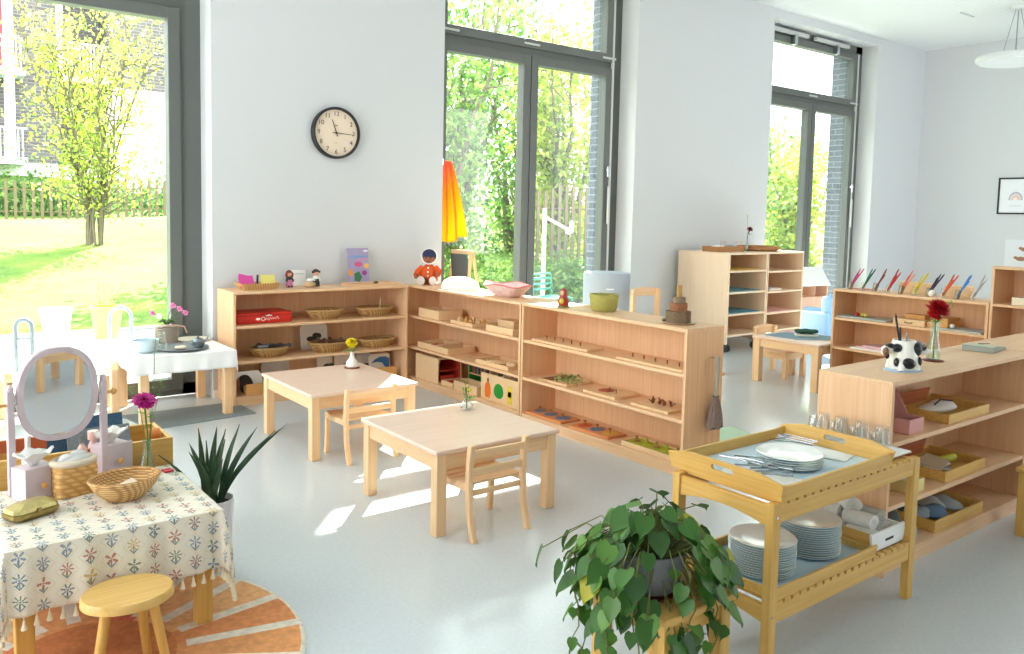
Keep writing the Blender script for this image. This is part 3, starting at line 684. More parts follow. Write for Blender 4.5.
b = N.new('ShaderNodeBump'); b.inputs['Strength'].default_value = .5; b.inputs['Distance'].default_value = .004; L.new(nz.outputs['Fac'], b.inputs['Height']); L.new(b.outputs[0], p.inputs['Normal'])
m = MB(); m.lathe([(.69, 0), (.69, .008), (.68, .011), (.001, .011)], n=96)
single('round_rug', m, rm, 'round sunburst rug in orange and cream under the flowered table', 'rug', (.49, 2.86, 0), R(8))

TX, TY, TZ = .27, 2.87, .43
table('craft_table', 'wooden table under the flower-patterned cloth at the front left', (TX+.01, TY+.01, .011), .635, .60, TZ-.016, leg=.055, mats=(PINEZ, PINE, PINE))
# flowered cloth material: motifs in an offset grid on the cloth's own map
fm2, t, p = base('flowered_cloth'); N = t.nodes; L = t.links
uvn = N.new('ShaderNodeUVMap'); uvn.uv_map = 'map'; sp = N.new('ShaderNodeSeparateXYZ'); L.new(uvn.outputs[0], sp.inputs[0])
cw, chh = .066, .068
u = M_('DIVIDE', sp.outputs[0], cw); col = M_('FLOOR', u); v_ = M_('ADD', M_('DIVIDE', sp.outputs[1], chh), M_('MULTIPLY', M_('MODULO', M_('ADD', col, 100.0), 2.0), .5)); row = M_('FLOOR', v_)
lu = M_('SUBTRACT', M_('FRACT', M_('ADD', u, 100.0)), .5); lv = M_('SUBTRACT', M_('FRACT', M_('ADD', v_, 100.0)), .5)
cxy = N.new('ShaderNodeCombineXYZ'); L.new(col, cxy.inputs[0]); L.new(row, cxy.inputs[1]); wn = N.new('ShaderNodeTexWhiteNoise'); wn.noise_dimensions = '2D'; L.new(cxy.outputs[0], wn.inputs['Vector'])
rnd = wn.outputs['Value']; wsp = N.new('ShaderNodeSeparateColor'); L.new(wn.outputs['Color'], wsp.inputs[0])
rr_ = M_('SQRT', M_('ADD', M_('MULTIPLY', lu, lu), M_('MULTIPLY', M_('SUBTRACT', lv, .06), M_('SUBTRACT', lv, .06)))); an = M_('ARCTAN2', M_('SUBTRACT', lv, .06), lu)
pet = M_('FLOOR', M_('ADD', 4.0, M_('MULTIPLY', wsp.outputs[1], 5.0)))
cs = M_('COSINE', M_('ADD', M_('MULTIPLY', an, pet), M_('MULTIPLY', wsp.outputs[2], 6.28)))
petal = M_('LESS_THAN', rr_, M_('ADD', .20, M_('MULTIPLY', cs, .12)))
ringn = M_('SINE', M_('MULTIPLY', rr_, 60.0)); petal = M_('MULTIPLY', petal, M_('GREATER_THAN', M_('ADD', ringn, M_('MULTIPLY', cs, 1.2)), -.2))
stem = M_('MULTIPLY', M_('LESS_THAN', M_('ABSOLUTE', lu), .03), M_('MULTIPLY', M_('LESS_THAN', lv, -.0), M_('GREATER_THAN', lv, -.4)))
lf = M_('MULTIPLY', M_('LESS_THAN', M_('ABSOLUTE', M_('SUBTRACT', M_('ABSOLUTE', lu), M_('MULTIPLY', M_('ADD', lv, .36), .9))), .045), M_('MULTIPLY', M_('LESS_THAN', lv, -.15), M_('GREATER_THAN', lv, -.36)))
lat = M_('LESS_THAN', M_('ABSOLUTE', M_('SUBTRACT', M_('ADD', M_('ABSOLUTE', lu), M_('ABSOLUTE', lv)), .5)), .022)
fc = ramp_node(N, [(0, (84,116,132)), (.16,(176,98,82)), (.33,(196,164,84)), (.48,(104,128,150)), (.62,(86,116,92)), (.76,(150,96,100)), (.88,(120,140,160))], 'CONSTANT'); L.new(rnd, fc.inputs[0])
BG = lin((228, 222, 206)); c_ = MIX(M_('MULTIPLY', lat, .6), BG, lin((210, 186, 140))); c_ = MIX(M_('MULTIPLY', M_('MAXIMUM', stem, lf), .8), c_, lin((92, 116, 120))); c_ = MIX(M_('MULTIPLY', petal, .85), c_, fc.outputs[0])
L.new(c_, p.inputs['Base Color']); p.inputs['Roughness'].default_value = .9
nz = N.new('ShaderNodeTexNoise'); nz.inputs['Scale'].default_value = 900; L.new(uvn.outputs[0], nz.inputs['Vector']); b = N.new('ShaderNodeBump'); b.inputs['Strength'].default_value = .3; b.inputs['Distance'].default_value = .002; L.new(nz.outputs['Fac'], b.inputs['Height']); L.new(b.outputs[0], p.inputs['Normal'])
HANG = .215
o, X, Y, vs, nx, ny = cloth(.655, .62, TZ, HANG, fm2, seed=9, amp=.010, bulge=.035, nx=90, ny=86); o.location = (TX, TY, 0)
tag(o, 'cream tablecloth with coloured flower motifs and tassels on the front left table', 'tablecloth')
TAS = mat('cream_tassel', (234, 222, 192), .9)
def tassel(pt):
    x, y, z = pt; m = MB(); m.rod((x, y, z), (x, y, z-.012), .0016, n=5); m.lathe([(.002,-.010),(.0045,-.014),(.004,-.019),(.009,-.036),(.009,-.04)][::-1], (x,y,z), 8, capt=True); m.build('tassel', TAS, o, smooth=True)
step = 3
for i in range(0, nx, step): tassel(vs[i]); 
for j in range(0, ny, step): tassel(vs[j*nx+nx-1])
for j in range(3, ny, 4): tassel(vs[j*nx])

# half round stool
root = thing('round_stool', 'small wooden round stool standing on the sunburst rug under the flowered cloth', 'stool', (.585, 2.725, .011))
m = MB(); m.lathe([(.118,.235),(.138,.243),(.138,.262),(.132,.27),(.001,.27)], n=48, sy=.86); m.build('seat', wood('stool_wood', (212, 168, 92), (226, 188, 118), 'x'), root, smooth=True)
for i, a in enumerate((R(200), R(-20), R(50), R(130))):
    m = MB(); m.rod((.07*math.cos(a), .06*math.sin(a), .24), (.115*math.cos(a), .10*math.sin(a), 0), .017, .014, 14); m.build('leg', PINEZ, root, smooth=True)

T0 = TZ+.003
# vanity mirror
MAUV = mat('mauve_paint', (205, 188, 194), .5)
va = thing('vanity_mirror', 'oval mauve-framed vanity mirror on posts with two drawers, on the flowered table', 'mirror', (.505, 3.43, T0), R(9))
ov = [(math.cos(2*PI*k/48), math.sin(2*PI*k/48)) for k in range(48)]
def sq(c, n=2.6): return (math.copysign(abs(c[0])**(2/n), c[0]), math.copysign(abs(c[1])**(2/n), c[1]))
# tilting head
tilt = R(1.5); HZ = .358; A_, B_ = .140, .178
hd = bpy.data.objects.new('mirror_head', None); 
m = MB(); vs_ = []; K = 48
for k in range(K):
    c0 = sq(ov[k], 2.35)
    for (ra, y) in ((1.0, .012), (1.0, -.008), (.985, -.013), (.85, -.013), (.84, -.006), (.84, .012)):
        vs_.append((c0[0]*A_*ra if ra == 1 or True else 0, y, c0[1]*(B_*ra if ra > .9 else B_ - A_*(1-ra))))
m.add(vs_, [(k*6+j, ((k+1)%K)*6+j, ((k+1)%K)*6+(j+1)%6, k*6+(j+1)%6) for k in range(K) for j in range(6)])
mf = m.build('mirror_frame', MAUV, va, (0, 0, HZ), (tilt, 0, 0), smooth=True)
m = MB(); m.prism([(sq(q,2.35)[0]*A_*.86, sq(q,2.35)[1]*(B_-A_*.14)) for q in ov], 'y', -.005, .004); m.build('mirror_pane', mat('mirror_silver', (236, 238, 240), .01, 1), mf)
for s in (-1, 1):
    m = MB(); m.box(s*.160-.012, s*.160+.012, -.012, .012, 0, .385); m.lathe([(.012, .385), (.014, .395), (.010, .405), (.001, .411)], (s*.160, 0, 0), 14); m.build('post', MAUV, va, bev=.003)
    m = MB(); M = Matrix.Rotation(R(90)*s, 3, 'Y'); m.cyl((s*.172, 0, HZ-.02), .006, .022, 12, M=M); m.lathe([(.008,0),(.013,.006),(.013,.014),(.007,.02),(.001,.02)], (s*.190, 0, HZ-.02), 14, M=M); m.build('knob', HONEY, va, smooth=True)
    m = MB(); m.rod((s*.160, 0, HZ-.02), (s*.138, 0, HZ-.02), .004); m.build('pivot', STEEL, va)
MB().box(-.172, .172, -.013, .05, 0, .010).build('base_board', MAUV, va, bev=.003)
for s, nm in ((-1, 0), (1, 1)):
    d = MB(); x0 = 0; d.box(-.058, .058, -.045, .045, 0, .118); dr = d.build('drawer_box', MAUV, va, (-.105, -.060, 0) if s < 0 else (.205, .055, 0), (0, 0, R(14)), bev=.003)
    MB().box(-.061, .061, -.053, -.046, .0, .122).build('drawer_front', MAUV, dr, bev=.002)
    k = MB(); M = Matrix.Rotation(R(90), 3, 'X'); k.lathe([(.005,0),(.011,.008),(.009,.016),(.001,.018)], (0, -.053, .055), 14, M=M); k.build('drawer_knob', HONEY, dr, smooth=True)
def tissue(label, loc, rz, seed):
    rr = np.random.default_rng(seed); mb = MB(); n, k = 26, 6; vs_ = []
    for j in range(k):
        for i in range(n):
            a = 2*PI*i/n; q = j/(k-1); r_ = .012+.048*q*(1+.09*math.sin(3*a+seed)); vs_.append((r_*math.cos(a)*1.15, r_*math.sin(a)*.75, .045*q**.7*(1+.15*math.sin(4*a+seed*2)) + .004*math.sin(9*a)))
    mb.add(vs_, [(j*n+i, j*n+(i+1)%n, (j+1)*n+(i+1)%n, (j+1)*n+i) for j in range(k-1) for i in range(n)] + [tuple(range(n-1,-1,-1))])
    o = single('folded_tissue', mb, FABW, label, 'tissue', loc, rz, smooth=True); s = o.modifiers.new('thick', 'SOLIDIFY'); s.thickness = .002
def on_va(x, y, z):
    c, s = math.cos(R(9)), math.sin(R(9)); return (.505+x*c-y*s, 3.43+x*s+y*c, T0+z)
tissue('white ruffled tissue on the left mauve drawer box', on_va(-.105, -.06, .1215), R(20), 1)
tissue('white ruffled tissue on the right mauve drawer box', on_va(.205, .055, .1215), R(24), 2)
def bottle(label, loc, r, h, m, capm, name='bottle', neck=.4):
    root = thing(name, label, 'bottle', loc)
    MB().lathe([(r, 0), (r*1.02, h*.05), (r, h*.62), (r*.5, h*.76), (r*neck, h*.8), (.001, h*.8)], n=20).build('bottle_body', m, root, smooth=True)
    MB().lathe([(r*neck*1.15, h*.79), (r*neck*1.15, h), (.001, h)], n=16).build('cap', capm, root, smooth=True)
MILK = mat('milky_plastic', (232, 234, 230), .35); PKB = mat('pale_pink_plastic', (228, 190, 180), .4)
bottle('white plastic bottle standing behind the left drawer box', on_va(-.085, .075, .0), .021, .195, MILK, WHITE)
bottle('clear bottle with pink liquid behind the right drawer box, left one', on_va(.115, .105, .0), .021, .15, mat('pink_liquid', (232, 190, 180), .2), clear('clear_cap', (210, 222, 226), .15))
bottle('pink straight bottle behind the right drawer box, beside the books', on_va(.165, .125, .0), .020, .16, PKB, PKB, neck=.9)
# napkin basket
root = thing('napkin_basket', 'square woven palm basket with rolled cloth lining between the two drawer boxes', 'basket', (.535, 3.325, T0), R(12))
m = MB(); n = 32
def rsq(r_, z, e=5): return [(math.copysign(abs(math.cos(2*PI*i/n))**(2/e), math.cos(2*PI*i/n))*r_, math.copysign(abs(math.sin(2*PI*i/n))**(2/e), math.sin(2*PI*i/n))*r_*.7, z) for i in range(n)]
rings = [rsq(.070, 0), rsq(.075, .03), rsq(.074, .09), rsq(.074, .118, 3)]
m.add([q for g in rings for q in g], [(j*n+i, j*n+(i+1)%n, (j+1)*n+(i+1)%n, (j+1)*n+i) for j in range(3) for i in range(n)] + [tuple(range(n-1,-1,-1))]); m.build('basket_body', weave('palm_weave', (200,150,84), (226,184,118), 45), root, smooth=True)
m = MB(); m.torus((0,0,.122), .070, .013, 32, 8, sy=.74); m.build('cloth_rim', mat('beige_cotton', (214, 200, 178), .9, bump=.3), root, smooth=True)
single('white_wadding', MB().ell((0,0,0), (.058,.038,.022)).ell((.02,.01,.014), (.03,.022,.018)).ell((-.025,-.005,.013), (.026,.02,.016)), mat('soft_wadding', (214,214,212), .95, bump=.8, bscale=80), 'greyish white wadding filling the square woven basket', 'cloth', (.535, 3.325, T0+.125), R(12), smooth=True)
# round wicker basket with paper
def wicker_bowl(name, label, loc, rx, ry, h, m=WICK, rz=0, flare=.62, rim=.006, cat='basket'):
    root = thing(name, label, cat, loc, rz); pr = []
    for k in range(8): q = k/7; pr.append((flare + (1-flare)*math.sin(q*PI/2), h*q))
    inn = [(a-.04, max(b_, .006)) for a, b_ in pr][::-1]
    MB().lathe(pr + [(.985, h)] + inn + [(.001, .006)], n=40, sx=rx, sy=ry).build('basket_body', m, root, smooth=True)
    MB().torus((0,0,h), 1, rim, 40, 8, sx=rx, sy=ry).build('rim', m, root, smooth=True)
    return root
wicker_bowl('wicker_bowl', 'shallow round wicker basket with a paper slip at the front of the flowered table', (.675, 3.165, T0), .120, .098, .078, rz=R(10), flare=.5)
single('paper_slip', MB().obox((0,0,0), (.05,.03,.0015), (R(14), R(-10), R(25))), mat('cream_paper', (238, 220, 196), .8), 'cream paper slip lying inside the round wicker basket', 'paper', (.695, 3.20, T0+.045))
# brass box
BR = mat('aged_brass', (150, 132, 76), .35, .75, noise=.35, nscale=60); BR2 = mat('pale_brass_band', (196, 180, 120), .35, .6, noise=.3, nscale=90)
root = thing('brass_casket', 'small antique brass casket at the left front of the flowered table', 'box', (.375, 3.155, T0), R(24))
def octa(w_, d_, z0, z1, c=.012): 
    return [(-w_+c,-d_),(w_-c,-d_),(w_,-d_+c),(w_,d_-c),(w_-c,d_),(-w_+c,d_),(-w_,d_-c),(-w_,-d_+c)]
def loft(m, secs):
    vs_ = [(x,y,z) for (w_,d_,z) in secs for x,y in octa(w_, d_, 0, 0, .016)]; n = 8
    m.add(vs_, [(j*n+i, j*n+(i+1)%n, (j+1)*n+(i+1)%n, (j+1)*n+i) for j in range(len(secs)-1) for i in range(n)] + [tuple(range(7,-1,-1)), tuple((len(secs)-1)*n+i for i in range(n))])
m = MB(); loft(m, [(.068,.038,0),(.080,.048,.012),(.080,.048,.022),(.074,.042,.028)]); m.build('casket_body', BR, root)
m = MB(); loft(m, [(.078,.046,.029),(.074,.042,.040),(.052,.022,.054),(.050,.020,.055)]); m.build('lid', BR2, root)
m = MB(); m.obox((0,-.048,.03), (.014,.005,.016)); m.build('clasp', BR, root)
# bud vase with pink dahlia
def vase(name, label, loc, prof, m, water=None, cat='vase'):
    root = thing(name, label, cat, loc)
    inn = [(max(.001, a-.0025), b_+(.003 if k == 0 else 0)) for k, (a, b_) in enumerate(prof)][::-1]
    MB().lathe(prof + inn + [(.0005, inn[-1][1])], n=28).build('vase_body', m, root, smooth=True)
    return root
VASE = [(.028,0),(.033,.006),(.030,.04),(.017,.085),(.014,.115),(.018,.135)]
vase('bud_vase', 'clear glass vase holding the magenta dahlia on the flowered table', (.815, 3.425, T0), VASE, WATERG)
MAG = leafmat('magenta_petals', [(190, 30, 130), (214, 56, 156), (170, 20, 112)], .2); REDP = leafmat('red_petals', [(176, 20, 26), (205, 36, 40), (140, 12, 20)], .2); YELP = leafmat('yellow_petals', [(240, 222, 30), (250, 236, 70)], .3); WINE = leafmat('wine_petals', [(130, 16, 56), (150, 26, 70)], .2)
BLEAF = leafmat('stem_leaves', [(96, 150, 50), (126, 176, 70)], .35)
def cut_flower(name, label, loc, stem_pts, hd_c, nr, pet, pl, pw, pm, sprigs=(), lv=4, tilt=(0,-.3,1), seed=0, spheric=True, shrink=.12):
    root = thing(name, label, 'flower', loc)
    m = MB(); m.tube(stem_pts, .0035, 7)
    for s in sprigs: m.tube(s, .0015, 5)
    m.build('stem', STEM, root, smooth=True)
    f = MB(); flower_head(f, hd_c, .0, nr, pet, pl, pw, tilt=tilt, seed=seed, shrink=shrink)
    if spheric: flower_head(f, hd_c, .0, max(2, nr//2), pet, pl*.85, pw, tilt=tuple(-x for x in tilt), seed=seed+1, shrink=shrink)
    f.build('bloom', pm, root)
    q = MB(); rr = random.Random(seed+5)
    def leaf(c, d, ln):
        c = Vector(c); d = Vector(d).normalized(); s = d.cross(Vector((0,0,1))).normalized(); nn = s.cross(d)
        q.add([c, c+d*ln*.5+s*ln*.2, c+d*ln-nn*ln*.1, c+d*ln*.5-s*ln*.2, c+d*ln*.5-nn*ln*.06], [(0,1,4),(1,2,4),(2,3,4),(3,0,4)])
    base_ = Vector(hd_c)
    for i in range(lv): a = 2*PI*i/lv+rr.random(); leaf(base_ - Vector((0,0,.045+.02*rr.random())), (math.cos(a), math.sin(a), -.1+.9*rr.random()), .05)
    for s in sprigs:
        e = Vector(s[-1])
        for i in range(6): a = i*1.1+rr.random(); leaf(e-Vector((0,0,.006*i)), (math.cos(a), math.sin(a), .6), .02)
        mid = Vector(s[len(s)//2])
        for i in range(4): a = i*1.6; leaf(mid, (math.cos(a), math.sin(a), .5), .018)
    q.build('leaf', BLEAF, root)
    return root
cut_flower('dahlia', 'magenta dahlia with green sprigs in the clear vase on the flowered table', (.815, 3.425, T0+.006), [(0,0,0), (.004,0,.12), (-.008,-.004,.26)], (-.010,-.006,.285), 5, 16, .052, .016, MAG, sprigs=[[(.003,0,.05), (.012,0,.16), (.03,.01,.33), (.035,.01,.50), (.04,.01,.53)], [(.003,0,.05), (.02,0,.2), (.045,.0,.30), (.06,0,.36)], [(0,0,.1), (-.03,0,.28), (-.055,0,.345)]], tilt=(.05,-.45,1), seed=3, shrink=.5)
single('red_tag', MB().box(-.018,.018,-.02,.02,0,.006), mat('crimson_card', (205, 60, 80), .6), 'small crimson square beside the vase on the flowered table', 'tag', (.885, 3.40, T0), R(10), bev=.001)
# book crate behind the table
root = thing('book_crate', 'long wooden book crate behind the flowered table', 'crate', (-.35, 3.56, 0))
m = MB(); m.box(0, 1.30, 0, .018, .02, .525); m.box(0, 1.30, .282, .30, .02, .525); m.box(0, .018, .018, .282, .02, .525); m.box(1.282, 1.30, .018, .282, .02, .525); m.box(.018, 1.282, .018, .282, .30, .315); m.build('crate_box', PINE, root, bev=.002)
for x, y in ((.02,.02),(1.24,.02),(.02,.24),(1.24,.24)): MB().box(x, x+.04, y, y+.04, 0, .30).build('crate_foot', PINEZ, root)
pat = mat('navy_patterned_cloth', (52, 84, 108), .7, noise=.6, nscale=90); pat2 = mat('grey_patterned_cloth', (120, 132, 140), .7, noise=.5, nscale=70)
single('patterned_book', MB().obox((0,0,0), (.30,.022,.27), (R(-20),0,0)), pat, 'navy patterned book leaning at the back of the crate behind the mirror', 'book', (.66, 3.80, .465), bev=.002)
single('grey_book', MB().obox((0,0,0), (.24,.016,.24), (R(-24),0,0)).obox((.03,-.014,.0), (.08,.004,.02), (R(-24),R(-25),0)), pat2, 'grey patterned book in front of the navy one in the crate', 'book', (.70, 3.71, .45), bev=.001)
for i, (z, dx) in enumerate(((.50, 0), (.555, .006))):
    m = MB(); M = Matrix.Rotation(R(90), 3, 'Y'); m.cyl((-.03, 0, 0), .024, .055, 20, M=M)
    single('wooden_roller', m, mat('orange_wood', (206, 128, 64), .4), ['lower orange wooden roller at the right end of the crate', 'upper orange wooden roller at the right end of the crate'][i], 'roller', (.89+dx, 3.66, z-.03), smooth=True)
m = MB(); m.obox((0,0,0), (.9,.02,.05))
single('red_rail', m, mat('terracotta_wood', (184, 96, 60), .5), 'terracotta wooden rail in the crate behind the mirror', 'rail', (.05, 3.70, .545), bev=.002)

# snake plant
root = thing('snake_plant', 'snake plant with upright dark leaves in a pale tall pot right of the flowered table', 'plant', (1.055, 3.36, 0))
MB().lathe([(.058,0),(.072,.10),(.080,.29),(.082,.30),(.076,.30),(.072,.27),(.001,.27)], n=36).build('pot', mat('pale_lilac_pot', (216, 212, 218), .35), root, smooth=True)
MB().cyl((0,0,.262), .072, .012, 28).build('soil', mat('dark_soil', (60, 48, 40), .95, noise=.3), root)
m = MB(); rr = random.Random(12)
def blade(m, b0, tip, w_, bend, yawn):
    b0 = Vector(b0); tip = Vector(tip); n = 8; s = Vector((math.cos(yawn), math.sin(yawn), 0)); nn = s.cross((tip-b0).normalized()); vs_ = []
    for k in range(n+1):
        q = k/n; c = b0.lerp(tip, q) + Vector((bend[0]*q*(1-q)*-1, bend[1]*q*(1-q)*-1, 0)); wd = w_*(.6+.8*q if q < .4 else .92*(1-((q-.4)/.6)**2.2)+.02)
        vs_ += [c - s*wd*.5 + nn*wd*.12, c + nn*-.001, c + s*wd*.5 + nn*wd*.12, c + nn*.005]
    fs = []
    for k in range(n):
        a = k*4; b_ = a+4
        for j in range(4): fs.append((a+j, a+(j+1)%4, b_+(j+1)%4, b_+j))
    fs.append((0,3,2,1)); fs.append((n*4, n*4+1, n*4+2, n*4+3)); m.add(vs_, fs)
for i, (dx, dy, h_) in enumerate([(-.30,.02,.23),(-.21,.02,.27),(.33,.02,.33),(-.09,.03,.30),(-.06,-.02,.26),(-.10,0,.27),(-.05,.04,.36),(-.02,.03,.30),(.0,-.02,.28),(.02,.02,.36),(.05,0,.30),(.06,.03,.34),(.11,0,.36),(.19,.02,.33),(.27,.02,.30),(.03,-.03,.22),(-.03,.0,.2),(-.07,-.03,.24),(.05,.04,.27)]):
    b0 = (dx*.12+rr.uniform(-.02,.02), dy+rr.uniform(-.015,.02), .27)
    blade(m, b0, (dx*1.0, dy*.8, .27+h_*.9), .030, (dx*.5, 0), rr.uniform(-.6,.6)+R(-35))
m.build('leaf', mat('snake_leaf', (52, 78, 52), .4, noise=.35, nscale=40), root, smooth=True)

# ------------------------------------------------------------------ bookshelf under the clock: things on it
def flat_bowl(label, loc, rx, ry, h, m=WICKD, rz=0, name='shallow_basket'): return wicker_bowl(name, label, loc, rx, ry, h, m, rz, .7, .012)
z1, z2, z3, z4 = .07, .34, .61, .87
root = thing('red_suitcase', 'red cardboard suitcase with white script on the shelf under the clock', 'suitcase', (2.115, 6.155, z3))
MB().box(0, .44, 0, .26, 0, .086).build('case_body', mat('glossy_red', (206, 44, 34), .35), root, bev=.012)
MB().box(-.001, .441, -.001, .261, .062, .066).build('seam', mat('deep_red', (130, 20, 18), .5), root)
SW = mat('white_script', (244, 232, 224), .5)
m = MB(); x = .20
m.ell((.165,-.001,.036), (.018,.002,.01)); m.torus((.205,-.001,.036), .014, .0025, 16, 6, M=Matrix.Rotation(R(90), 3, 'X'))
m.tube([(.222,-.002,.028),(.228,-.002,.044),(.236,-.002,.028),(.244,-.002,.044),(.25,-.002,.022),(.262,-.002,.044),(.272,-.002,.03),(.28,-.002,.044),(.288,-.002,.03),(.296,-.002,.044),(.304,-.002,.03),(.316,-.002,.05),(.33,-.002,.03)], .0026, 6)
m.ell((.25,-.001,.062), (.012,.002,.008)); m.ell((.232,-.001,.060), (.008,.002,.005)); m.ell((.268,-.001,.060), (.008,.002,.005)); m.build('script_mark', SW, root, smooth=True)
m = MB(); m.tube([(.18,-.004,.075),(.18,-.022,.078),(.26,-.022,.078),(.26,-.004,.075)], .004, 8); m.build('handle', mat('deep_red', (130,20,18), .5), root, smooth=True)
flat_bowl('empty wicker basket in the middle of the shelf with the red suitcase', (2.865, 6.22, z3), .155, .11, .068)
flat_bowl('wicker basket with a ball and a stick, right end of the suitcase shelf', (3.315, 6.22, z3), .165, .11, .065)
single('wooden_ball', MB().ell((0,0,0), (.032,.032,.03)), mat('brown_ball', (150,98,66), .5), 'brown ball in the upper right wicker basket', 'ball', (3.265, 6.22, z3+.062), smooth=True)
single('wooden_mallet', MB().rod((0,0,0), (.012,0,.12), .007, .006), TOYW, 'upright pale stick in the upper right wicker basket', 'stick', (3.365, 6.22, z3+.03), smooth=True)
flat_bowl('wicker basket heaped with grey toy animals at the left of the middle shelf', (2.385, 6.22, z2), .155, .11, .066)
GREY = mat('grey_toy', (150, 156, 164), .5); DGREY = mat('dark_toy', (62, 58, 58), .6); BRN = mat('brown_toy', (96, 66, 50), .6)
for i, (dx, dy, rz_, mm, nm) in enumerate([(-.05, 0, 20, GREY, 'pale grey toy fish lying across the left heap in the basket'), (.03, .02, -15, DGREY, 'dark toy figure at the back of the grey heap basket'), (.09, -.01, -35, DGREY, 'dark toy poking out right of the grey heap basket'), (-.09, .01, 60, DGREY, 'dark toy figure at the left rim of the grey heap basket')]):
    m = MB(); m.ell((0,0,.018), (.07,.022,.018)); m.ell((.07,0,.024), (.022,.015,.016)); m.tube([(-.06,0,.02),(-.085,0,.04)], [.01,.003])
    single('toy_animal', m, mm, nm, 'toy', (2.385+dx, 6.22+dy, z2+.058), R(rz_), smooth=True)
flat_bowl('wicker basket with brown pieces and a picture card in the centre of the middle shelf', (2.885, 6.21, z2), .16, .11, .07, rz=0)
for i, (dx, dy, rz_) in enumerate([(-.06,0,10),(.03,.01,80),(.08,-.01,-30)]):
    m = MB(); m.ell((0,0,.02), (.045,.025,.02)); m.ell((.03,0,.035), (.018,.014,.016))
    single('toy_animal', m, BRN, ['dark brown toy at the left of the centre basket', 'dark brown toy in the middle of the centre basket', 'dark brown toy at the right of the centre basket'][i], 'toy', (2.885+dx, 6.21+dy, z2+.058), R(rz_), smooth=True)
def rboard(name, label, loc, w_, h, m, rx=-12, cat='board', th=.012, rad=.03, rz=0, extra=None):
    root = thing(name, label, cat, loc, rz); pts = []
    for cx0, cy0, a0 in ((w_/2-rad, rad, -90), (w_/2-rad, h-rad, 0), (-w_/2+rad, h-rad, 90), (-w_/2+rad, rad, 180)):
        for k in range(6): a = R(a0+k*18); pts.append((cx0+rad*math.cos(a), cy0+rad*math.sin(a)))
    o = MB().prism(pts, 'y', 0, th).build('board_panel', m, root, rot=(R(rx), 0, 0), bev=.002)
    if extra: extra(o)
    return root
CREAM = mat('cream_card', (226, 218, 206), .6)
def pic(cols, seed):
    def f(o):
        rr = random.Random(seed)
        for c in cols:
            m = MB()
            for k in range(2):
                n = 14; cx0, cz0 = rr.uniform(-.05,.05), rr.uniform(.05,.12); pts = [((cx0+rr.uniform(.02,.034)*math.cos(2*PI*i/n)*1.5), cz0+rr.uniform(.018,.03)*math.sin(2*PI*i/n)) for i in range(n)]
                m.prism(pts, 'y', -.002-.0005*k, 0)
            m.build('printed_shape', mat('print_%d_%d_%d' % c, c, .7), o)
    return f
rboard('picture_card', 'cream picture card standing behind the brown pieces in the centre basket', (2.825, 6.33, z2), .24, .21, CREAM, -8, 'card', extra=pic([(70,56,50), (110,84,66)], 3))
flat_bowl('wicker basket with one white thing at the right of the middle shelf', (3.335, 6.22, z2), .16, .11, .065)
single('white_pebble', MB().ell((0,0,0), (.022,.016,.014)), WHITE, 'white pebble in the right basket of the middle shelf', 'pebble', (3.365, 6.2, z2+.05), smooth=True)
# puzzles standing in wooden holders at the bottom
def holder(label, loc, w_, d_=.12, h=.09, rz=0):
    root = thing('puzzle_holder', label, 'holder', loc, rz); m = MB(); m.box(-w_/2, w_/2, 0, .01, 0, h); m.box(-w_/2, w_/2, d_, d_+.01, 0, h*.8); m.box(-w_/2, w_/2, .01, d_, 0, .01); m.build('holder_box', HONEY, root, bev=.002)
    return root
# arch-cut white board
root = thing('arch_board', 'white board with an arch cut out, bottom shelf left', 'board', (2.185, 6.17, z1))
o = MB(); pts = [(-.12, 0), (-.085, 0)] + [(-.085+.075*(1-math.cos(PI*k/10))*1.0, .02+.10*math.sin(PI*k/10)+.03) for k in range(0, 11)] + [(.065, 0), (.13, 0), (.13, .14), (.10, .175), (-.07, .175), (-.115, .14)]
o.prism(pts, 'y', 0, .014); o.build('board_panel', mat('white_board', (232, 232, 230), .5), root, bev=.002)
rboard('cat_picture', 'dark cat picture behind the arch board on the bottom shelf', (2.225, 6.215, z1), .13, .15, mat('dark_print', (84, 78, 74), .7, noise=.4, nscale=30), -4, 'picture')
holder('wooden puzzle holder in front of the arch board', (2.245, 6.10, z1), .16, .05, .085)
rboard('grey_board', 'plain light grey board leaning on the bottom shelf, behind the arch board', (2.495, 6.34, z1), .24, .20, mat('light_grey_board', (206, 202, 200), .6), -6, extra=pic([(50,50,52)], 9))
rboard('photo_card', 'photo card of brown animals at the middle of the bottom shelf, left one', (2.925, 6.34, z1), .14, .21, CREAM, -6, 'card', extra=pic([(96,90,70), (70,70,60)], 5))
rboard('photo_card', 'reddish brown photo card at the middle of the bottom shelf, right one', (3.085, 6.32, z1), .16, .22, CREAM, -6, 'card', extra=pic([(130,70,50), (60,44,40)], 6))
rboard('photo_card', 'white card with dark shape behind the yellow flower on the bottom shelf', (3.305, 6.37, z1), .15, .19, mat('white_board', (232,232,230), .5), -6, 'card', extra=pic([(56,54,56)], 7))
def bluepic(o):
    m = MB(); m.prism([(-.085,.12),(-.05,.15),(.0,.17),(.06,.17),(.09,.15),(.09,.06),(.05,.08),(.02,.12),(-.03,.13)], 'y', -.003, 0); m.build('printed_shape', mat('sea_blue_print', (58, 112, 160), .6), o)
rboard('blue_puzzle', 'card with blue wave picture at the right end of the bottom shelf', (3.385, 6.23, z1), .20, .20, CREAM, -6, 'card', extra=bluepic)
holder('wooden puzzle holder in front of the blue wave card', (3.385, 6.12, z1), .2, .07, .10)
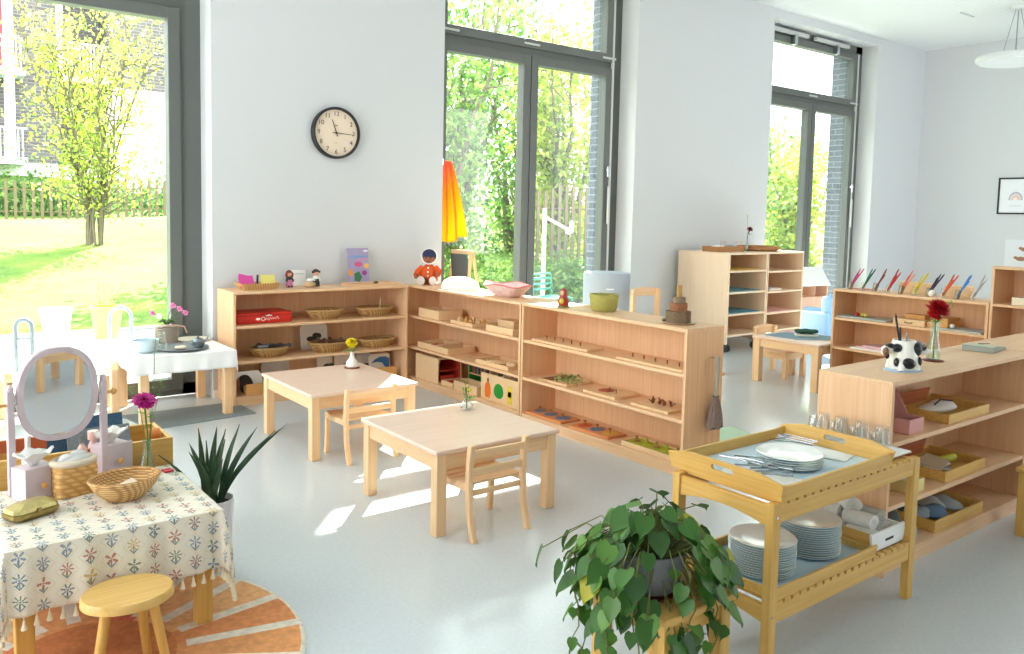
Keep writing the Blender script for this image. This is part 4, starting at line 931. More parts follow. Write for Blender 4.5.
# on the top
def low_basket(label, loc, w_, d_, h, rz=0):
    root = thing('low_basket', label, 'basket', loc, rz); m = MB(); t_ = .012
    s = .03
    vs_ = [(-w_/2+s,-d_/2+s,0),(w_/2-s,-d_/2+s,0),(w_/2-s,d_/2-s,0),(-w_/2+s,d_/2-s,0),(-w_/2,-d_/2,h),(w_/2,-d_/2,h),(w_/2,d_/2,h),(-w_/2,d_/2,h),(-w_/2+t_,-d_/2+t_,h),(w_/2-t_,-d_/2+t_,h),(w_/2-t_,d_/2-t_,h),(-w_/2+t_,d_/2-t_,h),(-w_/2+s+t_,-d_/2+s+t_,.008),(w_/2-s-t_,-d_/2+s+t_,.008),(w_/2-s-t_,d_/2-s-t_,.008),(-w_/2+s+t_,d_/2-s-t_,.008)]
    m.add(vs_, [(3,2,1,0)] + [(i,(i+1)%4,4+(i+1)%4,4+i) for i in range(4)] + [(4+i,4+(i+1)%4,8+(i+1)%4,8+i) for i in range(4)] + [(8+i,8+(i+1)%4,12+(i+1)%4,12+i) for i in range(4)] + [(12,13,14,15)])
    m.build('basket_body', WICK, root); return root
low_basket('low rectangular wicker basket with pink and yellow cards on the shelf top', (2.310, 6.26, z4), .31, .20, .05)
def cards(label, loc, col, rz, n=5, tilt=20):
    m = MB()
    for k in range(n): m.obox((.004*k-.006, .012*k, .062+.003*k), (.115,.003,.088), (R(-tilt-4*k), R(-6+5*k), R(3*k)))
    single('card_stack', m, mat('card_%d' % col[0], col, .7), label, 'cards', loc, rz)
cards('bundle of magenta cards leaning in the low basket', (2.220, 6.22, z4), (214, 78, 160), R(4))
cards('bundle of yellow cards leaning in the low basket', (2.390, 6.22, z4), (224, 212, 120), R(-3), 3, 12)
single('dark_pen', MB().rod((0,0,.02), (.01,.02,.11), .008), DGREY, 'dark pen standing between the magenta and yellow cards', 'pen', (2.305, 6.24, z4), smooth=True)
SKIN = mat('doll_skin', (224, 172, 140), .6); SKIND = mat('doll_brown_skin', (150, 92, 66), .6)
def small_doll(label, loc, hair, top, skirt, big=1.0, ears=False, rz=0):
    root = thing('peg_doll', label, 'doll', loc, rz)
    MB().lathe([(.026,0),(.030,.02),(.022,.06),(.016,.075),(.001,.08)], n=18).build('dress', skirt, root, smooth=True)
    m = MB(); m.lathe([(.022,.055),(.02,.075),(.012,.088),(.001,.09)], n=16); m.tube([(-.018,0,.078),(-.03,-.01,.055),(-.022,-.022,.05)], .007); m.tube([(.018,0,.078),(.03,-.01,.055),(.022,-.022,.05)], .007); m.build('bodice', top, root, smooth=True)
    m = MB(); m.ell((0,0,.108), (.022*big,.021*big,.023*big)); m.build('head', SKIN, root, smooth=True)
    m = MB(); m.ell((-.008,-.02*big,.11), (.003,.002,.003)); m.ell((.008,-.02*big,.11), (.003,.002,.003)); m.tube([(-.005,-.021*big,.101),(0,-.022*big,.0995),(.005,-.021*big,.101)], .0012); m.build('face', mat('face_ink', (60,34,30), .6), root)
    m = MB(); m.ell((0,.005,.117), (.025*big,.024*big,.022*big))
    if ears: m.ell((-.026*big,0,.118), (.009,.006,.01)); m.ell((.026*big,0,.118), (.009,.006,.01))
    else: m.ell((-.024,.0,.1), (.01,.012,.022)); m.ell((.024,.0,.1), (.01,.012,.022))
    m.build('hair', hair, root, smooth=True)
    m = MB(); m.ell((-.012,-.022,.008), (.01,.014,.008)); m.ell((.012,-.022,.008), (.01,.014,.008)); m.build('shoes', DGREY, root, smooth=True)
small_doll('small doll with red hair and pink apron on the shelf top', (2.590, 6.30, z4), mat('auburn_hair', (120, 40, 34), .7), DGREY, mat('pink_apron', (214, 130, 170), .7), 1.0)
small_doll('small doll with dark hair and white shirt behind the little bag', (2.820, 6.30, z4), mat('black_hair', (50, 36, 34), .7), WHITE, DGREY, 1.15, True)
root = thing('small_frame', 'small white framed sheet leaning on the wall between the two dolls', 'picture', (2.700, 6.40, z4)); MB().box(-.075,.075,-.004,.004,0,.13).build('frame', WHITE, root, rot=(R(-6),0,0), bev=.002); MB().box(-.06,.06,-.006,-.004,.095,.099).build('printed_line', mat('print_grey', (150,156,168), .7), root, rot=(R(-6),0,0))
root = thing('cloth_bag', 'little beige cloth pouch with white top on the shelf top', 'bag', (2.730, 6.22, z4)); MB().lathe([(.03,0),(.048,.012),(.05,.03),(.036,.045),(.03,.046)], n=22, sy=.7).build('pouch', mat('beige_cloth', (196, 164, 128), .9, bump=.5), root, smooth=True); MB().ell((0,0,.058), (.03,.02,.016)).build('white_top', FABW, root, smooth=True)
# picture book
root = thing('picture_book', 'lilac picture book with painted flowers standing against the wall', 'book', (3.245, 6.37, z4+.008))
bk = MB().box(-.10, .10, -.006, .006, 0, .30).build('cover', mat('lilac_cover', (160, 150, 184), .5, noise=.12, nscale=14), root, rot=(R(-7),0,0), bev=.001)
m = MB(); m.box(-.098,.102,.0065,.008,.004,.296); m.build('pages', PAPER, bk)
for nm, c, cx0, cz0, rx_, rz_ in [('painted_tulip', (206,86,140), .0,.16,.036,.022), ('painted_tulip', (224,150,80), -.075,.09,.024,.03), ('painted_tulip', (232,178,90), .075,.145,.024,.022), ('painted_tulip', (150,60,130), .055,.085,.024,.022), ('painted_leaf', (60,120,76), -.01,.05,.035,.045), ('painted_cloud', (120,156,200), .0,.225,.09,.012), ('painted_cloud', (206,140,170), .04,.205,.06,.008), ('title_patch', (226,222,238), .075,.275,.026,.01)]:
    n = 18; MB().prism([(cx0+rx_*math.cos(2*PI*i/n)*(1+.12*math.cos(5*2*PI*i/n)), cz0+rz_*math.sin(2*PI*i/n)*(1+.12*math.cos(5*2*PI*i/n))) for i in range(n)], 'y', -.0075, -.006).build(nm, mat('paint_%d_%d' % (c[0], c[1]), c, .6), bk)
root = thing('flat_tray', 'flat wooden tray on the shelf top in front of the lilac book', 'tray', (3.325, 6.24, z4)); m = MB(); m.box(-.26,.20,-.12,.10,0,.008); m.box(-.26,.20,-.12,-.11,.008,.02); m.box(-.26,.20,.09,.10,.008,.02); m.box(.19,.20,-.11,.09,.008,.02); m.box(-.26,-.25,-.11,.09,.008,.02); m.build('tray_board', BEECHX, root, bev=.001)
single('brown_pebble', MB().ell((0,0,.008), (.022,.015,.014)), BRN, 'dark brown pebble on the flat tray beside the lilac book', 'pebble', (3.345, 6.25, z4+.008), smooth=True)

# ------------------------------------------------------------------ low shelf behind the tables (faces -x): local helper, y runs along it
def tray_box(name, label, loc, dx, dy, h, m=TOYW, t_=.008, cat='tray', rz=0, parts=None, bev=.0015, base=None):
    """open box; loc is its corner of smallest x and y"""
    root = thing(name, label, cat, loc, rz); b_ = MB(); b_.box(0,dx,0,dy,0,.006); b_.box(0,t_,0,dy,.006,h); b_.box(dx-t_,dx,0,dy,.006,h); b_.box(t_,dx-t_,0,t_,.006,h); b_.box(t_,dx-t_,dy-t_,dy,.006,h)
    b_.build('box_body', m, root, bev=bev)
    return root
s1, s2, s3, s4 = .07, .335, .605, .868
r_ = tray_box('wooden_tray_box', 'deep plain wooden box at the left of the top level behind the tables', (3.635, 5.70, s3), .24, .32, .075)
MB().box(.02, .22, .02, .14, .05, .068).build('inner_block', TOYW, r_, bev=.002)
single('wooden_block', MB().box(-.05,.05,-.04,.04,0,.018), TOYW, 'small wooden block in the deep plain wooden box', 'block', (3.76, 5.93, s3+.009), bev=.002)
r_ = tray_box('wooden_tray_box', 'shallow wooden tray of little blocks, middle of the top level behind the tables', (3.64, 5.22, s3), .28, .31, .028)
for i in range(6):
    single('toy_block', MB().box(-.016,.016,-.016,.016,0,.032).ell((0,0,.04), (.012,.012,.010), nu=10, nv=6), [TOYW, HONEY][i%2], ORD[i] + ' little block from the left in the shallow tray of blocks', 'block', (3.70+.035*(i%3)+.01*(i//3), 5.48-.045*i, s3+.009), R(15*i), 'little wooden blocks in the shallow tray')
r_ = tray_box('wooden_tray_box', 'wooden box with an inner box at the right of the top level behind the tables', (3.64, 4.70, s3), .25, .34, .05)
MB().box(.10, .22, .12, .32, .008, .085).build('inner_box', TOYW, r_, bev=.003)
single('grey_cone', MB().lathe([(.028,0),(.026,.06),(.014,.12),(.001,.135)], n=18), mat('grey_felt', (150, 150, 150), .9), 'grey cone standing at the right end of the top level behind the tables', 'cone', (3.72, 4.655, s3), smooth=True)
r_ = tray_box('wooden_tray_box', 'long divided wooden tray with pink and blue pieces on the middle level', (3.64, 5.56, s2), .27, .48, .05)
MB().box(.008, .262, .17, .178, .006, .06).build('divider', TOYW, r_)
for i, (dx, dy, c) in enumerate([(.07,.26,'p'),(.09,.31,'r'),(.07,.36,'w'),(.12,.29,'p'),(.14,.08,'b')]):
    mm = {'p': mat('pink_block', (226, 150, 150), .6), 'r': mat('red_block', (190, 70, 70), .6), 'w': TOYW, 'b': mat('blue_block', (70, 130, 200), .6)}[c]
    m = MB(); m.box(-.02,.02,-.02,.02,0,.035) if c != 'b' else m.ell((0,0,.012), (.05,.045,.012))
    single('toy_piece', m, mm, ['pink block nearest the divider in the long divided tray', 'red block in the long divided tray', 'plain wooden cube at the left of the long divided tray', 'pink block at the back of the long divided tray', 'flat blue piece at the right of the long divided tray'][i], 'block', (3.64+dx, 5.56+dy, s2+.009), bev=.003 if c != 'b' else 0, smooth=c == 'b')
r_ = tray_box('wooden_tray_box', 'wooden tray holding arched wooden rings on the middle level, right side', (3.65, 4.76, s2), .24, .42, .032)
for i in range(3):
    m = MB(); rr_o = .10-.028*i; m.prism([(rr_o*math.cos(PI*k/14), rr_o*math.sin(PI*k/14)) for k in range(15)] + [((rr_o-.018)*math.cos(PI*k/14), (rr_o-.018)*math.sin(PI*k/14)) for k in range(14,-1,-1)], 'z', 0, .02)
    single('wooden_arch', m, TOYW, ['outer', 'middle', 'inner'][i] + ' wooden arch lying in the tray of arched rings', 'toy', (3.77, 5.03-.0*i, s2+.016+.0*i), R(90), 'nested wooden arches', bev=.002)
single('arch_base_block', MB().box(-.04,.04,-.05,.05,0,.03), TOYW, 'rectangular wooden block right of the wooden arches', 'block', (3.78, 4.85, s2+.009), bev=.002)
# bottom level
root = thing('wooden_cabinet_toy', 'wooden toy cabinet with open red end at the left of the bottom level', 'toy cabinet', (3.635, 5.70, s1))
m = MB(); m.box(0,.012,0,.36,0,.20); m.box(.228,.24,0,.36,0,.20); m.box(.012,.228,.348,.36,0,.20); m.box(0,.24,0,.36,.2,.212); m.box(.012,.228,0,.348,0,.012); m.build('cabinet_body', TOYW, root, bev=.002)
m = MB(); m.box(.014,.226,.30,.346,.014,.198); m.box(.22,.227,.004,.30,.014,.198); m.box(.014,.22,.004,.30,.10,.108); m.box(.04,.19,.02,.2,.02,.06); m.build('red_lining', mat('tomato_red', (196, 62, 44), .6), root)
r_ = tray_box('wooden_tray_box', 'small tray with red lining pulled out beside the toy cabinet', (3.65, 5.50, s1), .20, .17, .04)
MB().box(.01, .19, .01, .16, .007, .03).build('red_filling', mat('tomato_red', (196, 62, 44), .6), r_)
tray_box('wooden_tray_box', 'long low wooden box in the middle of the bottom level', (3.64, 5.14, s1), .15, .33, .075)
root = thing('toy_bookcase', 'green-backed toy bookcase with tiny books on the bottom level', 'toy bookcase', (3.81, 5.20, s1))
GRN = mat('toy_green', (40, 130, 50), .6)
m = MB(); m.box(.11,.12,0,.30,0,.24); m.box(0,.12,.288,.30,0,.24); m.build('green_back', GRN, root)
m = MB(); m.box(0,.11,.0,.288,.11,.118); m.box(0,.11,.0,.288,0,.01); m.box(0,.11,0,.01,0,.22); m.build('toy_shelf', TOYW, root)
for i in range(9):
    c = [(120,60,60),(150,90,60),(70,70,84),(120,120,126),(90,70,60),(160,110,80),(60,60,70),(130,126,120),(98,50,52)][i]
    single('tiny_book', MB().box(0,.07,0,.018,0,.085), mat('tiny_book_%d' % i, c, .7), ORD[i] + ' tiny book from the left on the toy bookcase', 'book', (3.82, 5.455-.024*i, s1+.119), 0, 'tiny books in the toy bookcase', bev=.001)
root = thing('illustrated_box', 'wooden box with carrot, green and yellow bottle pictures on the bottom level', 'box', (3.65, 4.64, s1))
m = MB(); m.box(0,.012,0,.46,0,.205); m.box(.012,.14,0,.012,0,.17); m.box(.012,.14,.448,.46,0,.17); m.box(.012,.14,.012,.448,0,.012); m.box(.128,.14,.012,.448,.012,.17); m.build('box_body', TOYW, root, bev=.002)
def flat(pts, nm, c):
    MB().prism([(y*1.15, z*1.03) for y, z in pts], 'x', -.002, 0).build(nm, mat('picture_%d_%d' % (c[0], c[1]), c, .6), root)
flat([(.345,.02),(.30,.02),(.288,.06),(.292,.11),(.305,.135),(.335,.135),(.350,.11),(.355,.06)], 'orange_bottle_picture', (232,116,40))
flat([(.312,.137),(.328,.137),(.328,.165),(.312,.165)], 'bottle_top_picture', (120,70,50))
flat([(.20+.052*math.cos(2*PI*k/20), .085+(.06 if k < 11 else .05)*math.sin(2*PI*k/20)) for k in range(20)], 'green_round_picture', (40,146,50))
flat([(.10,.02),(.06,.02),(.055,.10),(.065,.15),(.095,.15),(.105,.10)], 'yellow_bottle_picture', (226,200,60))
flat([(.099,.07),(.061,.07),(.061,.11),(.099,.11)], 'white_label_picture', (232,230,220))
for i, (dy, c, h_) in enumerate([(.05, DGREY, .20), (.09, DGREY, .19), (.20, TOYW, .20), (.27, WHITE, .19), (.33, GRN, .21), (.15, TOYW, .19)]):
    single('toy_bottle', MB().lathe([(.016,0),(.016,.6*h_),(.007,.75*h_),(.007,h_),(.001,h_)], n=14), c, ['dark toy bottle nearest the post in the illustrated box', 'second dark toy bottle in the illustrated box', 'wooden toy bottle in the middle of the illustrated box', 'white toy bottle in the illustrated box', 'green toy bottle at the left of the illustrated box', 'wooden toy bottle beside the dark ones in the illustrated box'][i], 'toy bottle', (3.72, 4.63+dy, s1+.013), smooth=True)

# end shelf: knobbed boards
def knob_board(label, loc, dx, dy, knobs, base=TOYW, h=.016, inset=None):
    root = thing('knobbed_board', label, 'puzzle', loc); MB().box(0,dx,0,dy,0,h).build('board', base, root, bev=.002)
    for i, (kx, ky, kh, kr, km) in enumerate(knobs):
        m = MB(); m.lathe([(.004,0),(.004,kh*.6),(kr,kh*.8),(kr,kh*.95),(.001,kh)], (kx, ky, h), 12); m.build('knob', km, root, smooth=True)
    for (ix, iy, irx, iry, im) in (inset or []):
        m = MB(); n = 20; m.prism([(ix+irx*math.cos(2*PI*k/n), iy+iry*math.sin(2*PI*k/n)) for k in range(n)], 'z', h-.001, h+.003); m.build('inset', im, root)
    return root
KB = mat('brass_knob', (176, 136, 84), .3, .6)
knob_board('long knobbed board at the left of the upper level of the end shelf', (3.64, 3.90, .605), .15, .58, [(.075, .5-.088*i, .024, .006, DARKW) for i in range(5)])
knob_board('long knobbed board at the right of the upper level of the end shelf', (3.64, 3.09, .605), .15, .54, [(.075, .47-.095*i, .024, .006, DARKW) for i in range(5)])
r_ = tray_box('wooden_tray_box', 'wooden tray with green leafy pieces on the middle level of the end shelf', (3.65, 4.10, .335), .24, .30, .016)
MB().box(-.0,.24,.21,.297,.007,.012).build('dark_strip', DARKW, r_)
rng = np.random.default_rng(8)
single('green_leaf_pieces', leaves(90, [(0,0,.012)], (.045,.055,.006), .03, rng), leafmat('green_scraps', [(120,150,80),(170,186,120),(90,120,60)], .1), 'heap of green leafy pieces in the left tray on the middle level of the end shelf', 'pieces', (3.77, 4.20, .346))['kind'] = 'stuff'
knob_board('wooden board with a red oval and small pegs in the middle of the end shelf', (3.65, 3.64, .335), .23, .30, [(.10,.15,.03,.006,DARKW),(.10,.09,.03,.006,DARKW),(.16,.12,.026,.006,TOYW)], inset=[(.11,.19,.06,.05, mat('rust_red', (170,84,62), .6))])
r_ = knob_board('wooden board with dark figures at the right of the middle level of the end shelf', (3.65, 3.20, .335), .22, .30, [])
for i in range(4):
    m = MB(); m.obox((0,0,.018), (.02,.014,.028), (R(20),0,R(30*i))); m.tube([(0,0,.03),(.01,.01,.045)], [.007,.003]); m.tube([(-.015,0,.02),(-.03,.01,.03)], [.005,.002])
    single('dark_figure', m, DARKW, ORD[i] + ' small dark figure from the left on the right board of the end shelf', 'toy', (3.74+.012*(i%2), 3.40-.045*i, .352), R(40*i), 'small dark figures on the board')
ORG = mat('orange_tray', (214, 140, 88), .5); BLU = mat('slate_blue_disc', (98, 120, 150), .5); RED_ = mat('brick_red_disc', (206, 88, 52), .5); YEL_ = mat('amber_disc', (220, 170, 70), .5)
knob_board('orange board with three blue knobbed discs on the bottom level of the end shelf', (3.64, 4.14, .07), .18, .40, [(.09, .33-.12*i, .036, .013, KB) for i in range(3)], ORG, inset=[(.09,.33,.05,.042,BLU),(.09,.21,.055,.045,BLU),(.09,.08,.06,.05,BLU)])
knob_board('orange board with red, blue and yellow knobbed discs, bottom of the end shelf', (3.64, 3.68, .07), .17, .38, [(.085, .31-.12*i, .038, .013, KB) for i in range(3)], ORG, inset=[(.085,.31,.055,.045,RED_),(.085,.19,.055,.045,BLU),(.085,.07,.055,.045,YEL_)])
r_ = tray_box('wooden_tray_box', 'long wooden tray of green knobbed cylinders on the bottom level of the end shelf', (3.64, 3.10, .07), .15, .46, .03)
LG = mat('lime_green', (172, 178, 48), .5)
MB().box(.01,.14,.01,.45,.007,.026).build('green_bed', LG, r_)
for i in range(5): MB().lathe([(.022,.026),(.022,.032),(.004,.033),(.004,.045),(.011,.052),(.009,.062),(.001,.064)], (.075, .40-.083*i, 0), 14).build('knob', [KB, LG][i%2], r_, smooth=True)

# on top of the two low shelves
root = thing('seated_doll', 'seated cloth doll in orange coat and navy hood at the corner of the shelves', 'doll', (3.80, 6.13, .869), R(-38)); root.scale = (1.08, 1.08, 1.1)
OC = mat('orange_coat', (214, 88, 36), .85, noise=.15, nscale=60, bump=.4); NAVY = mat('navy_knit', (46, 50, 84), .9)
m = MB(); m.lathe([(.055,0),(.075,.03),(.07,.09),(.05,.135),(.028,.155),(.001,.16)], n=24); m.tube([(-.05,0,.13),(-.085,-.02,.10),(-.095,-.06,.07)], [.026,.026,.024], 12); m.tube([(.05,0,.13),(.085,-.02,.10),(.08,-.07,.085)], [.026,.026,.024], 12); m.build('coat', OC, root, smooth=True)
m = MB(); m.ell((-.095,-.075,.06), (.016,.018,.015)); m.ell((.08,-.088,.085), (.016,.018,.015)); m.build('hand', SKIND, root, smooth=True)
m = MB(); m.lathe([(.02,.14),(.022,.165),(.001,.17)], n=16); m.ell((0,-.005,.205), (.052,.05,.052)); m.ell((0,-.054,.198), (.008,.008,.007)); m.build('head', SKIND, root, smooth=True)
m = MB(); m.ell((-.018,-.052,.212), (.006,.004,.006)); m.ell((.018,-.052,.212), (.006,.004,.006)); m.tube([(-.012,-.051,.183),(0,-.053,.18),(.012,-.051,.183)], .002); m.build('face', BLACK, root)
m = MB(); m.ell((0,.012,.222), (.064,.058,.058)); m.ell((0,-.028,.236), (.05,.03,.03)); m.build('hood', NAVY, root, smooth=True)
m = MB(); m.torus((.004,-.012,.222), .062, .007, 28, 8, M=Matrix.Rotation(R(72), 3, 'X')); m.build('hood_brim', FABW, root, smooth=True)
m = MB()
for s in (-1, 1): m.tube([(s*.03,-.03,.03),(s*.04,-.08,.035),(s*.045,-.115,.03)], [.03,.026,.022], 12)
m.build('trousers', mat('denim_blue', (84, 98, 120), .85), root, smooth=True)
for s in (-1, 1):
    m = MB(); M = Matrix.Rotation(R(90), 3, 'X'); m.lathe([(.001,-.02),(.022,-.015),(.031,0),(.031,.012),(.02,.018),(.001,.018)], (s*.048,-.13,.034), 18, sy=1.15, M=M); m.build('shoe', mat('pale_shoe', (212, 196, 190), .7), root, smooth=True)
m = MB()
for z in (.07,.10,.13): m.ell((0,-.074+.006*(z>.1)+.018*(z>.12), z), (.007,.005,.007))
m.build('button', WHITE, root)
# sunlit white cloth bundle
m = MB(); n = 36; vs_ = []; K = 10
for j in range(K+1):
    q = j/K
    for i in range(n): a = 2*PI*i/n; rr_o = math.sin(q*PI/2+.02)*(1+.05*math.sin(3*a)+.03*math.sin(7*a)); vs_.append((.13*rr_o*math.cos(a), .20*rr_o*math.sin(a), .105*math.cos(q*PI/2)**.8))
m.add(vs_, [(j*n+i, (j+1)*n+i, (j+1)*n+(i+1)%n, j*n+(i+1)%n) for j in range(K) for i in range(n)] + [tuple(K*n+i for i in range(n))][::1])
single('white_cushion', m, FABW, 'white rounded cushion lying in the sun beside the doll', 'cushion', (3.78, 5.60, .869), R(4), smooth=True)
# pink ruffled basket
root = thing('fabric_basket', 'pink and white ruffled fabric basket on the low shelf', 'basket', (3.79, 4.97, .869)); root.scale = (1.30, 1.50, 1.15)
PKF = mat('pink_lace', (228, 200, 196), .9, noise=.3, nscale=45, bump=.7)
m = MB(); n = 48; vs_ = []; prof = [(.075,0),(.10,.02),(.125,.05),(.15,.078),(.142,.078),(.118,.05),(.09,.012),(.001,.008)]
for r0, z in prof:
    for i in range(n): a = 2*PI*i/n; k_ = 1+.04*math.sin(8*a)*(z/.078); vs_.append((r0*.78*k_*math.cos(a), r0*k_*math.sin(a), z*(1+.10*math.sin(4*a+.5))))
m.add(vs_, [(j*n+i, j*n+(i+1)%n, (j+1)*n+(i+1)%n, (j+1)*n+i) for j in range(len(prof)-1) for i in range(n)] + [tuple(range(n-1,-1,-1))]); m.build('basket_body', PKF, root, smooth=True)
m = MB(); m.tube([(.15*.78*(1+.04*math.sin(8*a))*math.cos(a), .15*(1+.04*math.sin(8*a))*math.sin(a), .079*(1+.10*math.sin(4*a+.5))) for a in [2*PI*i/64 for i in range(65)]], .005, 8); m.build('ruffle_rim', mat('rose_trim', (216, 130, 132), .9), root, smooth=True)
# matryoshka
root = thing('nesting_doll', 'painted wooden nesting doll on the low shelf near the green pot', 'doll', (3.70, 4.215, .869)); root.scale = (1.2, 1.2, 1.25)
MB().lathe([(.024,0),(.031,.015),(.032,.035),(.022,.062),(.021,.07),(.022,.085),(.012,.10),(.001,.104)], n=24).build('doll_body', mat('painted_red', (160, 60, 44), .3, noise=.5, nscale=60), root, smooth=True)
m = MB(); m.ell((-.016,-.006,.078), (.009,.014,.014)); m.build('face', SKIN, root, smooth=True)
m = MB(); m.ell((-.025,-.012,.035), (.01,.016,.016)); m.ell((-.02,.01,.022), (.012,.014,.01)); m.build('flower_paint', mat('mustard_paint', (214, 180, 70), .4), root, smooth=True)
m = MB(); m.lathe([(.033,-.0),(.034,.006),(.001,.006)], n=24); m.build('green_base', mat('olive_paint', (120, 140, 70), .4), root)
# green clay pot
m = MB(); m.lathe([(.075,0),(.090,.02),(.095,.085),(.099,.088),(.099,.112),(.088,.112),(.086,.02),(.001,.015)], n=36); single('clay_pot', m, mat('olive_clay', (168, 162, 86), .7, noise=.16, nscale=40, bump=.4, bscale=90), 'olive green round clay pot on the end shelf', 'pot', (3.80, 3.92, .869), smooth=True)
single('gold_cord', MB().tube([(0,0,.003),(.03,.05,.003),(.0,.11,.003),(.04,.17,.003)], .003, 6), mat('gold_cord', (226, 186, 90), .6), 'thin gold cord lying on the end shelf behind the olive pot', 'cord', (3.86, 4.06, .869), smooth=True)
# log slice tower
disc_tray('round_plate', 'pale round wooden plate under the log slice tower', (3.765, 3.245, .869), .105, .010, mat('pale_plate', (226, 208, 180), .5), 'plate')
for i, (r0, h0, z0, c, lb) in enumerate([(.074,.066,.006,(120,100,78),'bottom grey log slice of the stacked tower'), (.052,.048,.073,(150,100,70),'middle brown log slice of the stacked tower'), (.038,.032,.122,(140,124,100),'third log slice of the stacked tower')]):
    m = MB(); n = 30; rr = random.Random(i); jit = [1+rr.uniform(-.05,.05) for _ in range(n)]; vs_ = []
    for z in (0, h0*.25, h0*.5, h0*.75, h0): vs_ += [(r0*jit[k]*(1+rr.uniform(-.03,.03))*math.cos(2*PI*k/n), r0*jit[k]*(1+rr.uniform(-.03,.03))*math.sin(2*PI*k/n), z) for k in range(n)]
    m.add(vs_, [(j*n+k, j*n+(k+1)%n, (j+1)*n+(k+1)%n, (j+1)*n+k) for j in range(4) for k in range(n)] + [tuple(range(n-1,-1,-1)), tuple(4*n+k for k in range(n))])
    single('log_slice', m, mat('bark_%d' % i, c, .95, noise=.45, nscale=70, bump=1, bscale=120), lb, 'log slice', (3.765, 3.245, .871+z0), smooth=True)
single('wooden_peg', MB().cyl((0,0,0), .016, .07, 16), mat('peg_wood', (176, 138, 78), .6), 'upright wooden peg on top of the log slice tower', 'peg', (3.765, 3.245, 1.026), smooth=True)
single('log_chip', MB().ell((0,0,.010), (.016,.012,.010)), mat('bark_0', (120,100,78)), 'small bark chip at the foot of the log slice tower', 'chip', (3.70, 3.30, .877), smooth=True)
# hanging broom on the end panel
root = thing('hanging_broom', 'grey-brown hand broom hanging on the end panel of the low shelf', 'broom', (3.83, 2.995, .28))
BRM = mat('taupe_bristle', (136, 118, 112), .95, noise=.4, nscale=90)
m = MB(); n = 28; vs_ = []; prof = [(.062,0),(.058,.05),(.045,.11),(.026,.165),(.016,.19)]
for r0, z in prof: vs_ += [(r0*(1+.10*math.cos(9*2*PI*k/n))*math.cos(2*PI*k/n), .45*r0*(1+.10*math.cos(9*2*PI*k/n))*math.sin(2*PI*k/n), z + (.01*math.sin(5*2*PI*k/n) if z == 0 else 0)) for k in range(n)]
m.add(vs_, [(j*n+k, j*n+(k+1)%n, (j+1)*n+(k+1)%n, (j+1)*n+k) for j in range(4) for k in range(n)] + [tuple(range(n-1,-1,-1)), tuple(4*n+k for k in range(n))]); m.build('bristles', BRM, root, smooth=True)
m = MB(); m.tube([(0,0,.18),(.002,0,.3),(.0,.0,.42)], [.013,.014,.016], 10); m.build('broom_handle', mat('grey_wood', (168, 158, 142), .7), root, smooth=True)
m = MB(); m.torus((0,0,.185), .018, .005, 18, 6, sy=.7); m.build('binding', mat('twine', (110, 96, 84), .9), root)
m = MB(); m.box(-.003,.003,.0,.052,.405,.411); m.build('hanging_pin', STEEL, root)
m = MB(); m.box(0,.05,0,.02,0,.02); single('wooden_peg', m, RUBX, 'short wooden peg sticking out behind the end panel of the low shelf', 'peg', (3.943, 3.06, .56))

# vases on the two tables
vase('ribbed_vase', 'little white ribbed vase holding the yellow flower', (2.57, 5.14, .406), [(.030,0),(.042,.012),(.040,.04),(.018,.07),(.013,.10),(.018,.112)], mat('white_glaze', (238, 236, 230), .3))
disc_tray('brown_coaster', 'reddish brown round coaster under the white ribbed vase', (2.57, 5.14, .4045), .055, .003, mat('red_brown_coaster', (140, 72, 54), .6), 'coaster')
cut_flower('chrysanthemum', 'yellow pompom flower in the white ribbed vase', (2.57, 5.14, .412), [(0,0,0), (.0,0,.08), (-.004,-.0,.13)], (-.005,0,.165), 6, 14, .046, .020, YELP, sprigs=[[(0,0,.08), (-.02,0,.12), (-.045,0,.11)], [(0,0,.08), (.02,.0,.12), (.045,-.02,.13)]], seed=8)
vase('bulb_vase', 'clear round bud vase on the middle table', (2.545, 3.69, .411), [(.020,0),(.038,.012),(.040,.024),(.026,.045),(.011,.06),(.010,.078),(.013,.084)], TUMB)
cut_flower('green_sprig', 'green sprig with tiny yellow bud in the clear bud vase', (2.545, 3.69, .417), [(0,0,0), (.0,0,.06), (-.006,0,.12)], (.012,-.01,.105), 3, 8, .014, .008, YELP, sprigs=[[(0,0,.05), (-.01,0,.10), (-.015,0,.16)], [(0,0,.05), (.01,0,.09), (.014,0,.12)], [(0,0,.05), (-.018,0,.08), (-.022,0,.11)]], seed=9, lv=6)

# ------------------------------------------------------------------ serving trolley
CX0, CX1, CY0, CY1, CH = 2.265, 3.235, 1.52, 1.95, .578
root = thing('serving_trolley', 'pine serving trolley with two slatted levels in the right foreground', 'trolley', (CX0, CY0, 0))
W_, D_ = CX1-CX0, CY1-CY0
for x in (0, W_-.042):
    for y in (0, D_-.032): MB().box(x, x+.042, y, y+.032, 0, CH-.002).build('leg', PINEZ, root, bev=.003)
for z0, z1_ in ((.508, .566), (.165, .225)):
    m = MB(); m.box(.042, W_-.042, .004, .022, z0, z1_); m.box(.042, W_-.042, D_-.022, D_-.004, z0, z1_); m.build('long_rail', PINE, root, bev=.002)
    for x in (.008, W_-.028):
        n = 10; pts = [(.032, z1_), (D_-.032, z1_)] + [(D_-.032 - (D_-.064)*k/n, z0 - (0 if z0 < .3 else .012) + .022*math.sin(PI*k/n)) for k in range(n+1)]
        MB().prism(pts[:2][::-1] + pts[2:][::-1], 'x', x, x+.02).build('end_rail', PINEY, root, bev=.001)
    for k in range(19):
        x = .045 + k*(W_-.09-.03)/18; MB().box(x, x+.034, .003, D_-.003, z1_, z1_+.012).build('slat', PINEY, root, bev=.0015)
m = MB()
